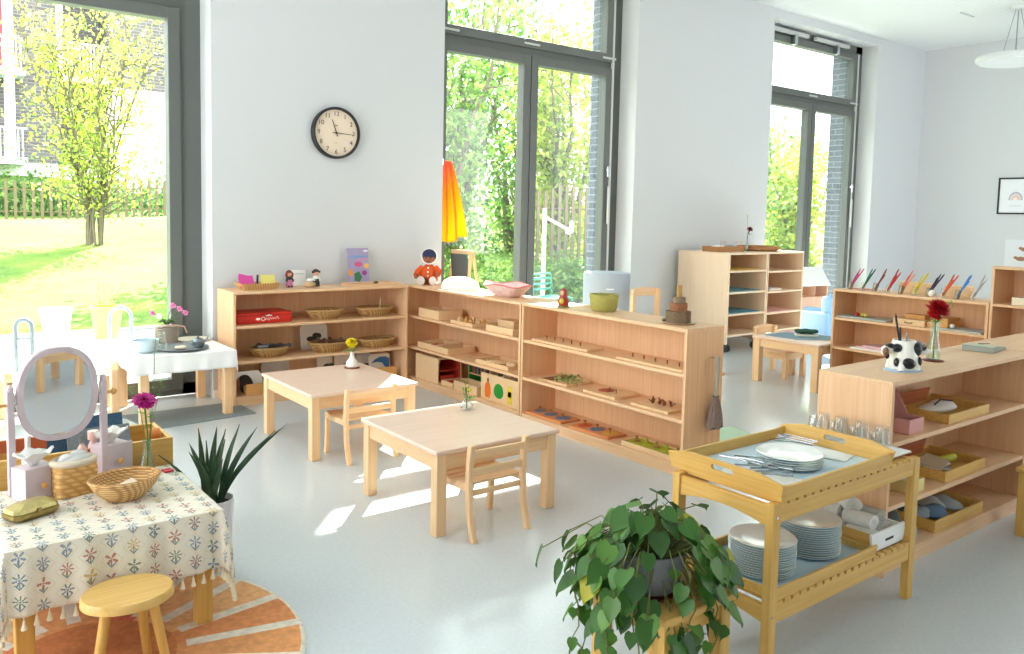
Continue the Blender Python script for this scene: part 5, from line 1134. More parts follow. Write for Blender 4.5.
for x in (.02,):
    for z in (.53, .19): M = Matrix.Rotation(R(90), 3, 'X'); m.cyl((x, 0, z), .005, .002, 12, M=M)
m.build('bolt', STEEL, root)
TRZ = .579
root = thing('serving_tray', 'pine serving tray with cut-out handles on top of the trolley', 'tray', (2.30, 1.515, TRZ))
w_, d_ = .70, .475
m = MB(); m.box(.012, w_-.012, .012, d_-.012, 0, .008); m.build('tray_base', PINE, root)
def side(y0, y1):
    return MB().prism([(0,0),(w_,0),(w_+.012,.058),(w_-.05,.050),(.05,.050),(-.012,.058)], 'y', y0, y1)
side(0,.012).build('long_side', PINE, root, bev=.002); side(d_-.012,d_).build('long_side', PINE, root, bev=.002)
for x0, sgn in ((0, -1), (w_, 1)):
    o_ = [(.006,.0),(d_-.006,.0),(d_+.008,.058),(d_-.09,.078),(.09,.078),(-.008,.058)]; hx, hw, hz, hh = d_/2, .048, .050, .011
    hole = [(hx+hw*math.copysign(1, math.cos(a))*.72 + hh*math.cos(a)*1.2, hz+hh*math.sin(a)) for a in [2*PI*k/16 for k in range(16)]]
    cu = MB(); P_ = []
    # ring of quads between outline and hole, both resampled by angle
    def ray_out(a):
        best = None
        for i in range(len(o_)):
            (ax, ay), (bx_, by_) = o_[i], o_[(i+1)%len(o_)]; ax -= hx; bx_ -= hx; ay -= hz; by_ -= hz
            dx, dy = math.cos(a), math.sin(a); ex, ey = bx_-ax, by_-ay; den = dx*ey-dy*ex
            if abs(den) < 1e-9: continue
            t0 = (ax*ey-ay*ex)/den; u0 = (ax*dy-ay*dx)/den
            if t0 > 0 and -1e-6 <= u0 <= 1+1e-6: best = t0 if best is None else min(best, t0)
        return (hx+math.cos(a)*best, hz+math.sin(a)*best)
    angs = sorted(set([math.atan2(q[1]-hz, q[0]-hx) for q in hole] + [math.atan2(q[1]-hz, q[0]-hx) for q in o_]))
    def ray_in(a):
        dx, dy = math.cos(a), math.sin(a); best = None
        for i in range(len(hole)):
            (ax, ay), (bx_, by_) = hole[i], hole[(i+1)%len(hole)]; ax -= hx; bx_ -= hx; ay -= hz; by_ -= hz; ex, ey = bx_-ax, by_-ay; den = dx*ey-dy*ex
            if abs(den) < 1e-12: continue
            t0 = (ax*ey-ay*ex)/den; u0 = (ax*dy-ay*dx)/den
            if t0 > 0 and -1e-6 <= u0 <= 1+1e-6: best = t0 if best is None else max(best, t0)
        return (hx+dx*best, hz+dy*best)
    n = len(angs); A1 = [ray_out(a) for a in angs]; A2 = [ray_in(a) for a in angs]; xa, xb = (x0, x0+.012) if sgn < 0 else (x0-.012, x0)
    vs_ = []
    for xx in (xa, xb):
        for q in A1: vs_.append((xx + sgn*q[1]*.18, q[0], q[1]))
        for q in A2: vs_.append((xx + sgn*q[1]*.18, q[0], q[1]))
    fs = []
    for i in range(n):
        j = (i+1)%n; fs += [(i, n+i, n+j, j), (2*n+i, 2*n+j, 3*n+j, 3*n+i), (i, j, 2*n+j, 2*n+i), (n+j, n+i, 3*n+i, 3*n+j)]
    MB().add(vs_, fs).build('handle_end', PINEY, root)
single('tray_liner', MB().box(0,.668,0,.44,0,.0015), mat('pale_blue_liner', (196, 214, 222), .6), 'pale blue liner sheet in the serving tray', 'liner', (2.316, 1.533, TRZ+.0085))
PLW = mat('white_glazed_plate', (238, 238, 234), .15, spec=.6); PLB = mat('teal_glaze', (146, 190, 206), .2, spec=.6)
def plate_mesh(r0):
    root = MB(); h_ = .013
    root.lathe([(r0*.55,0),(r0*.62,.003),(r0,h_-.0015),(r0*1.0,h_)], n=48, capb=True, mi=1); root.lathe([(r0,h_),(r0*.985,h_+.001),(r0*.66,.0055),(r0*.6,.004),(.001,.004)], n=48, capb=False, mi=0); return root
def plate_stack(n, loc, r0, step_, lbl, grp):
    proto = None
    for k in range(n):
        top = n-1-k; z = loc[2]+k*step_
        lab = ('topmost plate of ' + lbl) if top == 0 else ('%s plate from the top of %s' % (ORD[top], lbl))
        if proto is None: proto = single('plate', plate_mesh(r0), [PLW, PLB], lab, 'plate', (loc[0], loc[1], z), 0, grp, smooth=True)
        else: dup(proto, (loc[0]+random.uniform(-.0015,.0015), loc[1]+random.uniform(-.0015,.0015), z), 0, lab, grp)
plate_stack(5, (2.665, 1.735, TRZ+.0105), .121, .0085, 'the short stack in the serving tray', 'plates in the serving tray')
def pouch(label, loc, rz):
    m = MB(); n = 10; vs_ = []
    for j in range(n+1):
        for i in range(n+1): u_, v0 = i/n, j/n; vs_.append(((u_-.5)*.27, (v0-.5)*.11, .003+.018*math.sin(PI*u_)**.6*math.sin(PI*v0)**.6*(1+.15*math.sin(12*u_+5*v0))))
    m.add(vs_, [(j*(n+1)+i, j*(n+1)+i+1, (j+1)*(n+1)+i+1, (j+1)*(n+1)+i) for j in range(n) for i in range(n)]); b0 = len(m.v)
    m.add([(-.135,-.055,0),(.135,-.055,0),(.135,.055,0),(-.135,.055,0)], [(3,2,1,0)])
    return single('napkin_pouch', m, FABW, label, 'napkin', loc, rz, smooth=True)
pouch('white napkin pouch with cutlery at the left end of the serving tray', (2.44, 1.70, TRZ+.0105), R(-72))
pouch('white napkin pouch with cutlery at the right end of the serving tray', (2.885, 1.77, TRZ+.0105), R(-75))
def cutlery(kind, label, loc, rz, grp):
    m = MB(); m.tube([(-.085,0,0),(-.04,0,.003),(.02,0,.006),(.045,0,.004)], [.0045,.0035,.0022,.003], 8)
    if kind == 'spoon': m.ell((.068,0,.003), (.026,.014,.005))
    elif kind == 'fork':
        m.ell((.056,0,.004), (.014,.011,.003))
        for k in range(4): m.tube([(.062,-.008+.0053*k,.004),(.095,-.008+.0053*k,.006)], .0013, 5)
    else: m.prism([(.04,-.002),(.10,-.006),(.11,.002),(.10,.008),(.04,.004)], 'z', .003, .0045)
    m.v = [(a*.82, b_*.82, c*.82) for a, b_, c in m.v]; return single(kind, m, mat('polished_steel', (150, 152, 156), .18, 1), label, kind, loc, rz, grp, smooth=True)
rr = random.Random(5)
for i in range(9):
    k = ['fork', 'spoon', 'fork', 'knife', 'spoon', 'fork', 'spoon', 'fork', 'knife'][i]
    cutlery(k, 'steel %s, %s piece of the loose cutlery on the left napkin pouch' % (k, ORD[i]), (2.42+.022*(i%4)+rr.uniform(-.01,.01), 1.70+.016*i-.05, TRZ+.034+.003*i), R(-60+rr.uniform(-35,25)), 'loose cutlery in the serving tray')
for i in range(4):
    k = ['fork', 'spoon', 'fork', 'spoon'][i]
    cutlery(k, 'steel %s, %s piece tucked in the right napkin pouch' % (k, ORD[i]), (2.855+.018*i, 1.845+rr.uniform(-.01,.01), TRZ+.036+.003*i), R(112+rr.uniform(-14,14)), 'cutlery in the right pouch')
# folded cloth with upturned glasses
o, *_ = cloth(.15, .38, .014, .012, FABW, seed=3, nx=24, ny=50, amp=.003, bulge=.01, name='folded_cloth'); o.location = (3.070, 1.56, TRZ+.001)
tag(o, 'white folded cloth under the upturned glasses on the trolley', 'cloth')
proto = None; pos = [(3.115,1.64),(3.195,1.66),(3.115,1.73),(3.195,1.75),(3.115,1.82),(3.195,1.84),(3.115,1.91),(3.195,1.925)]
names = ['nearest upturned glass in the row beside the tray', 'nearest upturned glass in the outer row at the trolley end', 'second upturned glass in the row beside the tray', 'second upturned glass in the outer row at the trolley end', 'third upturned glass in the row beside the tray', 'third upturned glass in the outer row at the trolley end', 'farthest upturned glass in the row beside the tray', 'farthest upturned glass in the outer row at the trolley end']
for (x, y), nm in zip(pos, names):
    if proto is None:
        m = MB(); m.lathe([(.034,0),(.028,.068),(.026,.074),(.001,.075),(.001,.066),(.0245,.064),(.0315,0),(.034,0)], n=28, capb=False); proto = single('drinking_glass', m, TUMB, nm, 'glass', (x, y, .5985), 0, 'upturned glasses on the trolley', smooth=True)
    else: dup(proto, (x, y, .5985), 0, nm, 'upturned glasses on the trolley')
# lower level
LZ = .238
root = thing('lower_tray', 'shallow pine tray with pale blue liner on the lower trolley level', 'tray', (2.30, 1.525, LZ))
m = MB(); m.box(0,.64,0,.40,0,.008); m.prism([(0,.008),(.64,.008),(.655,.042),(-.015,.042)], 'y', 0, .012); m.prism([(0,.008),(.64,.008),(.655,.042),(-.015,.042)], 'y', .388, .40); m.box(.628,.64,.012,.388,.008,.036); m.box(0,.012,.012,.388,.008,.036); m.build('tray_frame', PINE, root, bev=.002)
MB().box(.012,.628,.012,.388,.008,.0095).build('liner', mat('pale_blue_liner', (196,214,222), .6), root)
plate_stack(14, (2.470, 1.70, LZ+.010), .118, .0083, 'the left stack on the lower trolley level', 'left stack of plates on the lower level')
plate_stack(15, (2.760, 1.70, LZ+.010), .118, .0083, 'the right stack on the lower trolley level', 'right stack of plates on the lower level')
root = thing('napkin_crate', 'white-fronted wooden box of rolled cloths on the lower trolley level', 'box', (2.955, 1.545, LZ))
m = MB(); m.box(0,.23,0,.36,0,.006); m.prism([(0,.006),(.23,.006),(.245,.075),(-.015,.075)], 'y', .35, .36); m.box(0,.008,.01,.35,.006,.07); m.build('box_body', PINEY, root, bev=.001)
m = MB(); m.prism([(0,.0),(.23,.0),(.245,.075),(-.015,.075)], 'y', 0, .01); m.box(.222,.23,.01,.35,.006,.07); m.build('white_front', WHITE, root, bev=.001)
m = MB(); m.box(.09,.15,-.001,0,.03,.04); m.build('slot_label', DGREY, root)
ROLL = mat('pale_towel', (222, 220, 214), .95, bump=.6, bscale=160); ROLL2 = mat('grey_striped_towel', (190, 190, 184), .95, noise=.15, nscale=60, bump=.6, bscale=160)
rl = [(.055,.075,.035,90),(.12,.08,.035,95),(.18,.09,.035,88),(.06,.20,.035,92),(.13,.21,.035,86),(.185,.22,.035,94),(.075,.10,.085,92),(.15,.11,.087,85),(.07,.24,.088,96),(.15,.25,.085,88),(.11,.18,.128,60),(-.03,.31,.075,40)]
for i, (dx, dy, dz, a) in enumerate(rl):
    m = MB(); n = 20; vs_ = []; ks = 6
    rad0 = .033
    for j in range(ks+1):
        yy = (j/ks-.5)*.115
        for k in range(n): aa = 2*PI*k/n; rr_o = rad0*(1+.06*math.sin(3*aa+i+j)) ; vs_.append((yy, rr_o*math.cos(aa)*1.1, rr_o*math.sin(aa)*.9))
    m.add(vs_, [(j*n+k, (j+1)*n+k, (j+1)*n+(k+1)%n, j*n+(k+1)%n) for j in range(ks) for k in range(n)] + [tuple(range(n)), tuple(ks*n+k for k in reversed(range(n)))])
    m.tube([(-.059, .018*(1-.09*t_)*math.cos(t_*.8), .018*(1-.09*t_)*math.sin(t_*.8)) for t_ in range(10)], .0022, 5)
    lab = ['front left', 'front middle', 'front right', 'back left', 'back middle', 'back right'][i] + ' rolled cloth in the bottom layer of the white-fronted box' if i < 6 else ['front left rolled cloth of the upper layer in the white-fronted box', 'front right rolled cloth of the upper layer in the white-fronted box', 'back left rolled cloth of the upper layer in the white-fronted box', 'back right rolled cloth of the upper layer in the white-fronted box', 'topmost rolled cloth on the heap in the white-fronted box', 'rolled cloth lying behind the right plate stack'][i-6]
    single('rolled_cloth', m, [ROLL, ROLL2][i%2], lab, 'cloth', (2.955+dx, 1.545+dy, LZ+.006+dz), R(a), 'rolled cloths on the lower trolley level', smooth=True)

# ------------------------------------------------------------------ trailing plant on a stool
root = table('plant_stool', 'square pine stool under the trailing plant in front of the trolley', (1.77, 1.53, 0), .335, .33, .325, leg=.048, top=.022, apron=.055, mats=(PINEZ, PINE, PINE)); root['category'] = 'stool'
disc_tray('plant_saucer', 'dark red saucer under the grey plant pot', (1.89, 1.705, .326), .105, .016, mat('dark_red_saucer', (110, 36, 32), .5), 'saucer')
root = thing('trailing_plant', 'trailing plant with heart-shaped green leaves in a grey stone pot', 'plant', (1.89, 1.705, .333))
MB().lathe([(.070,0),(.085,.012),(.108,.10),(.112,.135),(.104,.135),(.098,.11),(.001,.11)], n=36).build('pot', mat('grey_stone_pot', (122, 123, 126), .8, noise=.12, nscale=40), root, smooth=True)
MB().cyl((0,0,.10), .099, .012, 28).build('soil', mat('dark_soil', (60,48,40), .95, noise=.3), root)
PL = leafmat('pothos_leaf', [(52, 98, 34), (72, 120, 44), (42, 82, 32), (98, 144, 56), (60, 108, 40)], .22, .42)
def heart(m, c, dirv, nrm, s):
    c = Vector(c); d = Vector(dirv).normalized(); nn = Vector(nrm); nn = (nn - d*nn.dot(d)).normalized(); t_ = d.cross(nn)
    mid = [(0,0), (.25,0), (.5,-.01), (.75,-.05), (1.0,-.14)]
    edge = [(-.10,.22), (.08,.40), (.35,.42), (.65,.26), (.9,.06)]
    V0 = [c + d*a*s + nn*b_*s for a, b_ in mid]; V1 = [c + d*a*s + t_*w0*s + nn*(.07-(.1*a*a))*s for a, w0 in edge]; V2 = [c + d*a*s - t_*w0*s + nn*(.07-(.1*a*a))*s for a, w0 in edge]
    vs_ = V0+V1+V2; fs = []
    for k in range(4): fs += [(k, 5+k, 5+k+1, k+1), (k, k+1, 10+k+1, 10+k)]
    m.add(vs_, fs)
lf = MB(); YLS = []; vn = MB(); rr = random.Random(21)
def ylf(): YLS.append(MB()); return YLS[-1]
for i in range(230):                                   # crown leaves
    a = rr.uniform(0, 2*PI); q = rr.random()**.6; rad0 = .03+.20*q; top = .255-.17*q+rr.uniform(-.05,.05)
    if i > 150: top -= rr.uniform(.02, .22); rad0 = .13+.12*rr.random()
    ex, ey = rad0*math.cos(a)*1.08, rad0*math.sin(a); e = Vector((ex, ey, max(top, .0 if rad0 < .12 else -.30)))
    if e.z < .12 and rad0 < .125: continue
    if -2.35 < a-2*PI*(a > PI) < -1.45 and e.z < .19 and e.z > -.06: continue      # a gap through which the pot shows
    b0 = Vector((.05*math.cos(a)*rr.random(), .05*math.sin(a)*rr.random(), .11)); mid = b0.lerp(e, .55) + Vector((0,0,.05))
    vn.tube([b0, mid, e], [.0024,.002,.0016], 5)
    out = Vector((math.cos(a), math.sin(a), -.45-1.1*q+rr.uniform(-.3,.3))); nrm = Vector((math.cos(a)*.5*q, math.sin(a)*.5*q-.1, 1)) + Vector((rr.gauss(0,.3), rr.gauss(0,.3), 0))
    heart(ylf() if rr.random() < .03 else lf, e, out, nrm, rr.uniform(.055,.092))
def vine(a, L0, r0, n, seed):
    r2 = random.Random(seed); pts = [Vector((.07*math.cos(a), .07*math.sin(a), .12)), Vector((r0*.7*math.cos(a), r0*.7*math.sin(a), .17)), Vector((r0*math.cos(a), r0*math.sin(a), .11))]
    while pts[-1].z > .12-L0: pts.append(pts[-1] + Vector((r2.gauss(0,.014), r2.gauss(0,.014), -.035)))
    vn.tube(pts, .0022, 5)
    for k in range(2, len(pts)):
        if r2.random() < .85:
            b_ = r2.uniform(0, 2*PI); e = pts[k] + Vector((.025*math.cos(b_), .025*math.sin(b_), .01)); vn.tube([pts[k], e], .0015, 4); heart(lf, e, (math.cos(b_)*.5, math.sin(b_)*.5, -1), (math.cos(b_), math.sin(b_)-.4, .5), r2.uniform(.04,.075))
for a, L0, r0 in [(R(-100), .40, .19), (R(-82), .44, .20), (R(-60), .42, .21), (R(-40), .34, .20), (R(-20), .30, .22), (R(150), .38, .24), (R(165), .44, .23), (R(185), .36, .22), (R(210), .30, .21), (R(-112), .30, .18)]: vine(a, L0, r0, 0, int(a*100)+500)
for ex in [(R(140), .34), (R(160), .30), (R(200), .27), (R(115), .28)]:
    a, r0 = ex; e = Vector((r0*math.cos(a), r0*math.sin(a), .14+rr.uniform(-.1,.06))); vn.tube([(.04*math.cos(a), .04*math.sin(a), .11), (r0*.6*math.cos(a), r0*.6*math.sin(a), .20), e], .002, 5); heart(lf, e, (math.cos(a)*.4, math.sin(a)*.4, -1), (math.cos(a), math.sin(a), .5), .07)
for ex, ey, ez in ((.06,-.08,.19),(.09,-.07,.17),(.08,-.05,.22)): heart(ylf(), (ex,ey,ez), (.3,-.6,-.3), (0,-.6,1), .085)
lf.build('leaf', PL, root, smooth=True); [setattr(q, 'x', 0) or q.build('yellow_leaf', leafmat('yellowing_leaf', [(168, 164, 30), (190, 184, 50)], .3), root, smooth=True).__setitem__('label', 'yellowing leaf') for q in YLS]
vn.build('vine', mat('brown_vine', (96, 104, 52), .6), root, smooth=True)

# ------------------------------------------------------------------ cow-pot shelf
CT = .8385
single('blue_doily', MB().prism([(.10*math.cos(2*PI*k/30)*(1+.04*math.cos(k*PI)), .075*math.sin(2*PI*k/30)*(1+.04*math.cos(k*PI))) for k in range(30)], 'z', 0, .002), mat('pale_blue_felt', (182, 200, 222), .9), 'pale blue mat under the cow pot', 'mat', (3.63, 1.81, CT))
root = thing('cow_pot', 'black and white cow-shaped ceramic pen pot on the shelf', 'pen holder', (3.63, 1.81, CT+.003), R(-22))
CW_ = mat('white_ceramic', (238, 236, 226), .25, spec=.6); CB = mat('black_ceramic', (24, 24, 26), .25, spec=.6)
m = MB(); m.lathe([(.050,.0),(.060,.02),(.060,.07),(.052,.105),(.048,.132),(.042,.132),(.046,.10),(.001,.06)], n=32, sx=1.05); m.tube([(.045,0,.075),(.08,-.005,.085),(.105,-.01,.083)], [.026,.022,.018], 12); m.ell((.112,-.012,.08), (.018,.014,.013))
m.tube([(-.045,0,.085),(-.08,-.004,.100),(-.105,-.008,.09),(-.112,-.008,.07)], [.022,.022,.022,.012], 12)
for x, y in ((-.04,-.035),(.035,-.035),(-.035,.035),(.035,.035)): m.tube([(x,y,.04),(x*1.15,y*1.25,0)], [.017,.015], 12)
m.build('cow_body', CW_, root, smooth=True)
m = MB()
m.ell((-.012,-.052,.035), (.036,.014,.026), (0,R(10),0)); m.ell((.030,-.045,.095), (.028,.016,.032)); m.ell((.045,-.045,.04), (.014,.012,.022)); m.ell((-.055,-.02,.10), (.026,.022,.020)); m.ell((.085,-.014,.098), (.022,.02,.017)); m.ell((-.062,-.03,.038), (.012,.012,.020)); m.ell((-.02,.05,.07), (.03,.016,.03)); m.ell((-.085,-.012,.108), (.024,.018,.014)); m.ell((-.105,-.02,.068), (.010,.010,.016)); m.build('black_patch', CB, root, smooth=True)
MB().ell((-.112,-.018,.086), (.012,.016,.020)).build('brown_patch', mat('brown_glaze', (120, 84, 62), .3), root, smooth=True)
m = MB(); m.ell((.082,-.03,.112), (.010,.006,.012), (0,R(30),0)); m.ell((.085,.01,.112), (.010,.006,.012), (0,R(30),0)); m.lathe([(.006,0),(.004,.012),(.001,.02)], (.078,-.016,.112), 10); m.lathe([(.006,0),(.004,.012),(.001,.02)], (.082,0,.112), 10); m.build('ear', mat('grey_ceramic', (150,146,140), .4), root, smooth=True)
for i, (dx, dy, tx, ty, L0, mm, lb) in enumerate([(-.018,0,-.30,.05,.20,BLACK,'long black pencil leaning left in the cow pot'), (-.008,.008,-.16,0,.13,DGREY,'short dark pencil in the cow pot'), (.02,0,.1,.05,.10,GREY,'grey round-ended stick in the cow pot')]):
    d = Vector((tx, ty, 1)).normalized(); b0 = Vector((3.63+dx, 1.81+dy, CT+.068))
    single('pencil', MB().tube([(0,0,0), tuple(d*L0*.93), tuple(d*L0)], [.0045,.0045,.001], 6), mm, lb, 'pencil', tuple(b0))
vase('flute_vase', 'slim clear glass vase with the red dahlia on the cow pot shelf', (4.00, 1.85, CT+.0045), [(.030,0),(.032,.006),(.028,.06),(.018,.12),(.022,.17),(.024,.185)], WATERG)
disc_tray('round_coaster', 'dark red coaster under the slim glass vase', (4.00, 1.85, CT), .048, .0035, mat('dark_red_saucer', (110,36,32), .5), 'coaster')
cut_flower('dahlia', 'big dark red dahlia in the slim vase on the cow pot shelf', (4.00, 1.85, CT+.012), [(0,0,0), (.004,0,.12), (.0,0,.2)], (.003,-.004,.232), 6, 16, .062, .022, REDP, sprigs=[[(0,0,.16), (.06,-.01,.24), (.115,-.02,.27)]], tilt=(0,-.5,1), seed=13, lv=6)
root = thing('photo_album', 'grey soft-cover album lying by the red dahlia', 'book', (4.60, 1.87, CT), R(8))
m = MB(); m.prism([(-.11,0),(.12,0),(.12,.012),(-.03,.028),(-.11,.030)], 'y', -.075, .075); m.build('cover', mat('grey_green_cover', (150, 156, 146), .7), root, bev=.003)
m = MB(); m.prism([(-.105,.0305),(-.03,.0285),(.115,.013),(.115,.0145),(-.03,.031),(-.105,.034)], 'y', -.07, .07); m.build('pages', mat('sage_pages', (196, 200, 178), .7), root)
MB().box(-.1,.1,-.003,.003,.030,.034).build('spine_line', mat('dark_green_line', (90,106,84), .7), root, rot=(0, R(5.5), 0))
# inside the cow pot shelf
def mag_bin(label, loc, rz, mm, w_=.10, d_=.26, h=.20):
    root = thing('magazine_bin', label, 'bin', loc, rz); m = MB(); t_ = .005
    prof = [(0,0),(d_,0),(d_,h),(d_*.55,h),(d_*.30,h*.38),(0,h*.38)]
    m.prism(prof, 'x', 0, t_); m.prism(prof, 'x', w_-t_, w_); m.box(t_, w_-t_, 0, t_, 0, h*.38); m.box(t_, w_-t_, d_-t_, d_, 0, h); m.box(t_, w_-t_, t_, d_-t_, 0, t_); m.build('bin_body', mm, root, bev=.001)
    return root
DPK = mat('dusty_pink_card', (214, 158, 150), .7)
mag_bin('dusty pink magazine bin at the left of the upper level under the cow pot', (3.52, 1.71, .576), R(0), DPK, .13, .24, .17)
def crate(label, loc, w_, d_, h, mm=TOYW, rz=0):
    return tray_box('open_crate', label, loc, w_, d_, h, mm, .010, 'crate', rz)
RT = wood('red_toned_wood', (170, 96, 62), (190, 112, 74), 'x')
crate('wooden crate with white bag on the upper level under the red flower', (3.87, 1.70, .576), .42, .28, .045, PINE)
single('reddish_board', MB().obox((0,0,0), (.30,.006,.07), (R(14),0,0)), RT, 'reddish board leaning at the back of the crate with the white bag', 'board', (4.06, 1.962, .634))
single('white_bag', MB().ell((0,0,.02), (.13,.06,.022)).ell((.05,.01,.032), (.07,.05,.016)), FABW, 'white bag in the crate under the red flower', 'bag', (4.06, 1.84, .585), R(-6), smooth=True)
single('dark_strap', MB().tube([(-.08,0,0),(0,.01,.014),(.10,0,-.002)], .004, 6), DGREY, 'dark strap across the white bag', 'strap', (4.06, 1.82, .632), smooth=True)
crate('wooden crate with papers and banana on the middle level', (3.87, 1.70, .301), .42, .28, .05, PINE)
single('reddish_board', MB().obox((0,0,0), (.28,.006,.08), (R(14),0,0)), RT, 'reddish board leaning at the back of the crate with the banana', 'board', (4.06, 1.962, .364))
m = MB(); m.tube([(-.09,.02,.012),(-.05,-.01,.02),(0,-.02,.024),(.05,-.01,.022),(.085,.02,.018),(.098,.03,.018)], [.006,.017,.021,.019,.009,.005], 10); single('banana', m, mat('green_yellow_banana', (190, 186, 60), .5), 'greenish yellow banana in the crate on the middle level', 'fruit', (4.17, 1.84, .315), R(-10), smooth=True)
for i in range(4): single('paper_sheet', MB().obox((0,0,0), (.17,.11,.003), (R(4*i-4),R(5-3*i),0)), [PAPER, mat('grey_print', (150,144,138), .8), PAPER, mat('tan_print', (190,170,140), .8)][i], ['lowest', 'second', 'third', 'topmost'][i] + ' paper in the crate beside the banana', 'paper', (4.00+.01*i, 1.83, .318+.008*i), R(-12+9*i))
mag_bin('pale wooden bin with white papers at the left of the middle level', (3.56, 1.71, .301), 0, mat('pale_yellow_card', (222, 206, 140), .7), .13, .24, .15)
single('paper_block', MB().box(0,.09,0,.16,0,.08), PAPER, 'white paper block in the pale wooden bin', 'paper', (3.58, 1.73, .308), bev=.002)
mag_bin('grey-blue magazine bin with dark ring mark at the left of the bottom level', (3.50, 1.71, .0755), 0, mat('grey_blue_card', (160, 172, 172), .7), .15, .24, .17)
single('dark_ring', MB().torus((0,0,0), .024, .004, 24, 8, M=Matrix.Rotation(R(90), 3, 'X')), DGREY, 'dark ring on the front of the grey-blue bin', 'ring', (3.575, 1.706, .115), smooth=True)
crate('wooden crate of blue and white cloths on the bottom level', (3.80, 1.70, .0755), .50, .28, .055, PINE)
for i, (dx, dy, c) in enumerate([(.10,.14,(160,176,190)), (.20,.10,(120,150,180)), (.30,.16,(200,206,210)), (.38,.12,(180,190,196)), (.16,.20,(96,126,160))]):
    single('folded_cloth', MB().ell((0,0,.02), (.08,.06,.026)).ell((.03,-.01,.032), (.045,.04,.02)), mat('cloth_%d' % c[0], c, .95, bump=.5), ['grey-blue cloth at the left of the cloth crate', 'mid blue cloth in the cloth crate', 'white cloth right of the blue one in the cloth crate', 'pale cloth at the right end of the cloth crate', 'deep blue cloth at the back of the cloth crate'][i], 'cloth', (3.80+dx, 1.70+dy, .085), R(25*i), smooth=True)

# ------------------------------------------------------------------ pencil row shelf
PT = .913
PEN = [('magenta', (176, 60, 120), (206, 96, 150)), ('dark green', (24, 96, 74), (36, 120, 92)), ('brown', (120, 50, 44), (150, 74, 60)), ('red', (176, 44, 44), (196, 64, 58)), ('salmon', (224, 120, 96), (232, 146, 120)), ('yellow', (222, 204, 40), (232, 216, 70)), ('charcoal violet', (60, 52, 74), (80, 74, 94)), ('orange red', (220, 90, 50), (196, 66, 50)), ('blue', (40, 130, 196), (70, 90, 160)), ('grey', (170, 176, 182), (200, 204, 208))]
for i, (nm, c1, c2) in enumerate(PEN):
    y = 3.81 - i*.1115; x = 6.63
    root = thing('pencil_cup', 'small clear cup of %s pencils, %s from the left on the shelf' % (nm, ORD[i]), 'cup', (x, y, PT), 0, 'pencil cups in a row')
    MB().lathe([(.018,0),(.024,.07),(.021,.07),(.016,.004),(.001,.004)], n=18, M=Matrix.Rotation(R(14), 3, 'X')).build('cup_body', TUMB if i % 2 else clear('frosted_cup', (225,228,230), .2, .2), root, smooth=True)
    for k in range(3 if i % 3 else 4):
        d = Vector((.05*math.sin(k*2.1), -.56-.12*math.cos(k*2.3+i), 1)).normalized(); L0 = (.215, .195, .16, .14)[k]
        single('colour_pencil', MB().tube([(0,0,0), tuple(d*L0*.9), tuple(d*L0)], [.0056,.0056,.001], 6), mat('pencil_%d_%d' % (i, k % 2), c1 if k % 2 == 0 else c2, .5), '%s pencil, %s of the %s cup, leaning right' % (nm, ['longest', 'second longest', 'third longest', 'shortest'][k], ORD[i]), 'pencil', (x+.004*math.sin(k*2), y-.003, PT+.012+.004*k), 0, 'colour pencils in the row of cups')
for (y0, w_, lb) in ((3.44, .26, 'wide wooden box at the back of the pencil row shelf'), (3.10, .20, 'narrow wooden box at the back of the pencil row shelf near its right end')):
    m = MB(); m.box(0,.08,0,w_,0,.09); single('wooden_box', m, TOYW, lb, 'box', (6.80, y0*.9326, PT), bev=.004)
single('white_pompom', MB().ell((0,0,.028), (.028,.028,.028)), FABW, 'white fluffy ball behind the red dahlia on the pencil shelf', 'ball', (6.625, 3.106, PT), smooth=True)
single('red_ruler', MB().box(-.01,.01,-.10,.10,0,.006), mat('red_ruler', (190,60,60), .5), 'thin red ruler at the left end of the pencil row', 'ruler', (6.725, 3.749, PT))
single('slate_tray', MB().box(0,.22,0,.46,0,.016), mat('slate_tray', (176, 186, 184), .5), 'grey slate tray on the upper level under the pencils, left', 'tray', (6.595, 3.451, 0.6650), bev=.003)
for i, (dy, c, lb) in enumerate([(.30, (190,40,40), 'red bead on the grey slate tray'), (.25, (220,200,80), 'yellow bead on the grey slate tray'), (.22, (226,210,120), 'pale yellow bead on the grey slate tray')]):
    single('bead', MB().ell((0,0,.018), (.018,.018,.018)), mat('bead_%d' % c[1], c, .4), lb, 'bead', (6.675, 3.451+dy, 0.6815), smooth=True)
root = thing('drawer_box', 'pale wooden drawer box with black pull under the pencils', 'box', (6.595, 3.134, 0.6650)); MB().box(0,.20,0,.26,0,.05).build('drawer_body', TOYW, root, bev=.002); MB().box(.08,.18,.04,.20,.051,.085).build('inner_lid', HONEY, root, bev=.002); m = MB(); m.tube([(0,.10,.03),(-.012,.105,.022),(-.012,.155,.022),(0,.16,.03)], .003, 6); m.build('pull', BLACK, root)
single('angled_box', MB().prism([(0,0),(.16,0),(.16,.04),(.10,.085),(0,.085)], 'x', 0, .22), HONEY, 'honey wooden box with sloping side under the pencils', 'box', (6.615, 2.966, 0.6650), bev=.002)
single('flat_board', MB().box(0,.22,0,.36,0,.014), mat('slate_tray', (176,186,184), .5), 'pale board with white balls behind the red flower', 'board', (6.585, 2.705, 0.6650), bev=.003)
single('white_ball', MB().ell((0,0,.022), (.024,.024,.022)), WHITE, 'larger white ball on the pale board behind the dahlia', 'ball', (6.645, 2.994, 0.6795), smooth=True)
single('white_ball', MB().ell((0,0,.018), (.018,.02,.018)), WHITE, 'smaller white ball on the pale board behind the dahlia', 'ball', (6.645, 2.942, 0.6795), smooth=True)
PKP = mat('pale_pink_card', (226, 190, 196), .7)
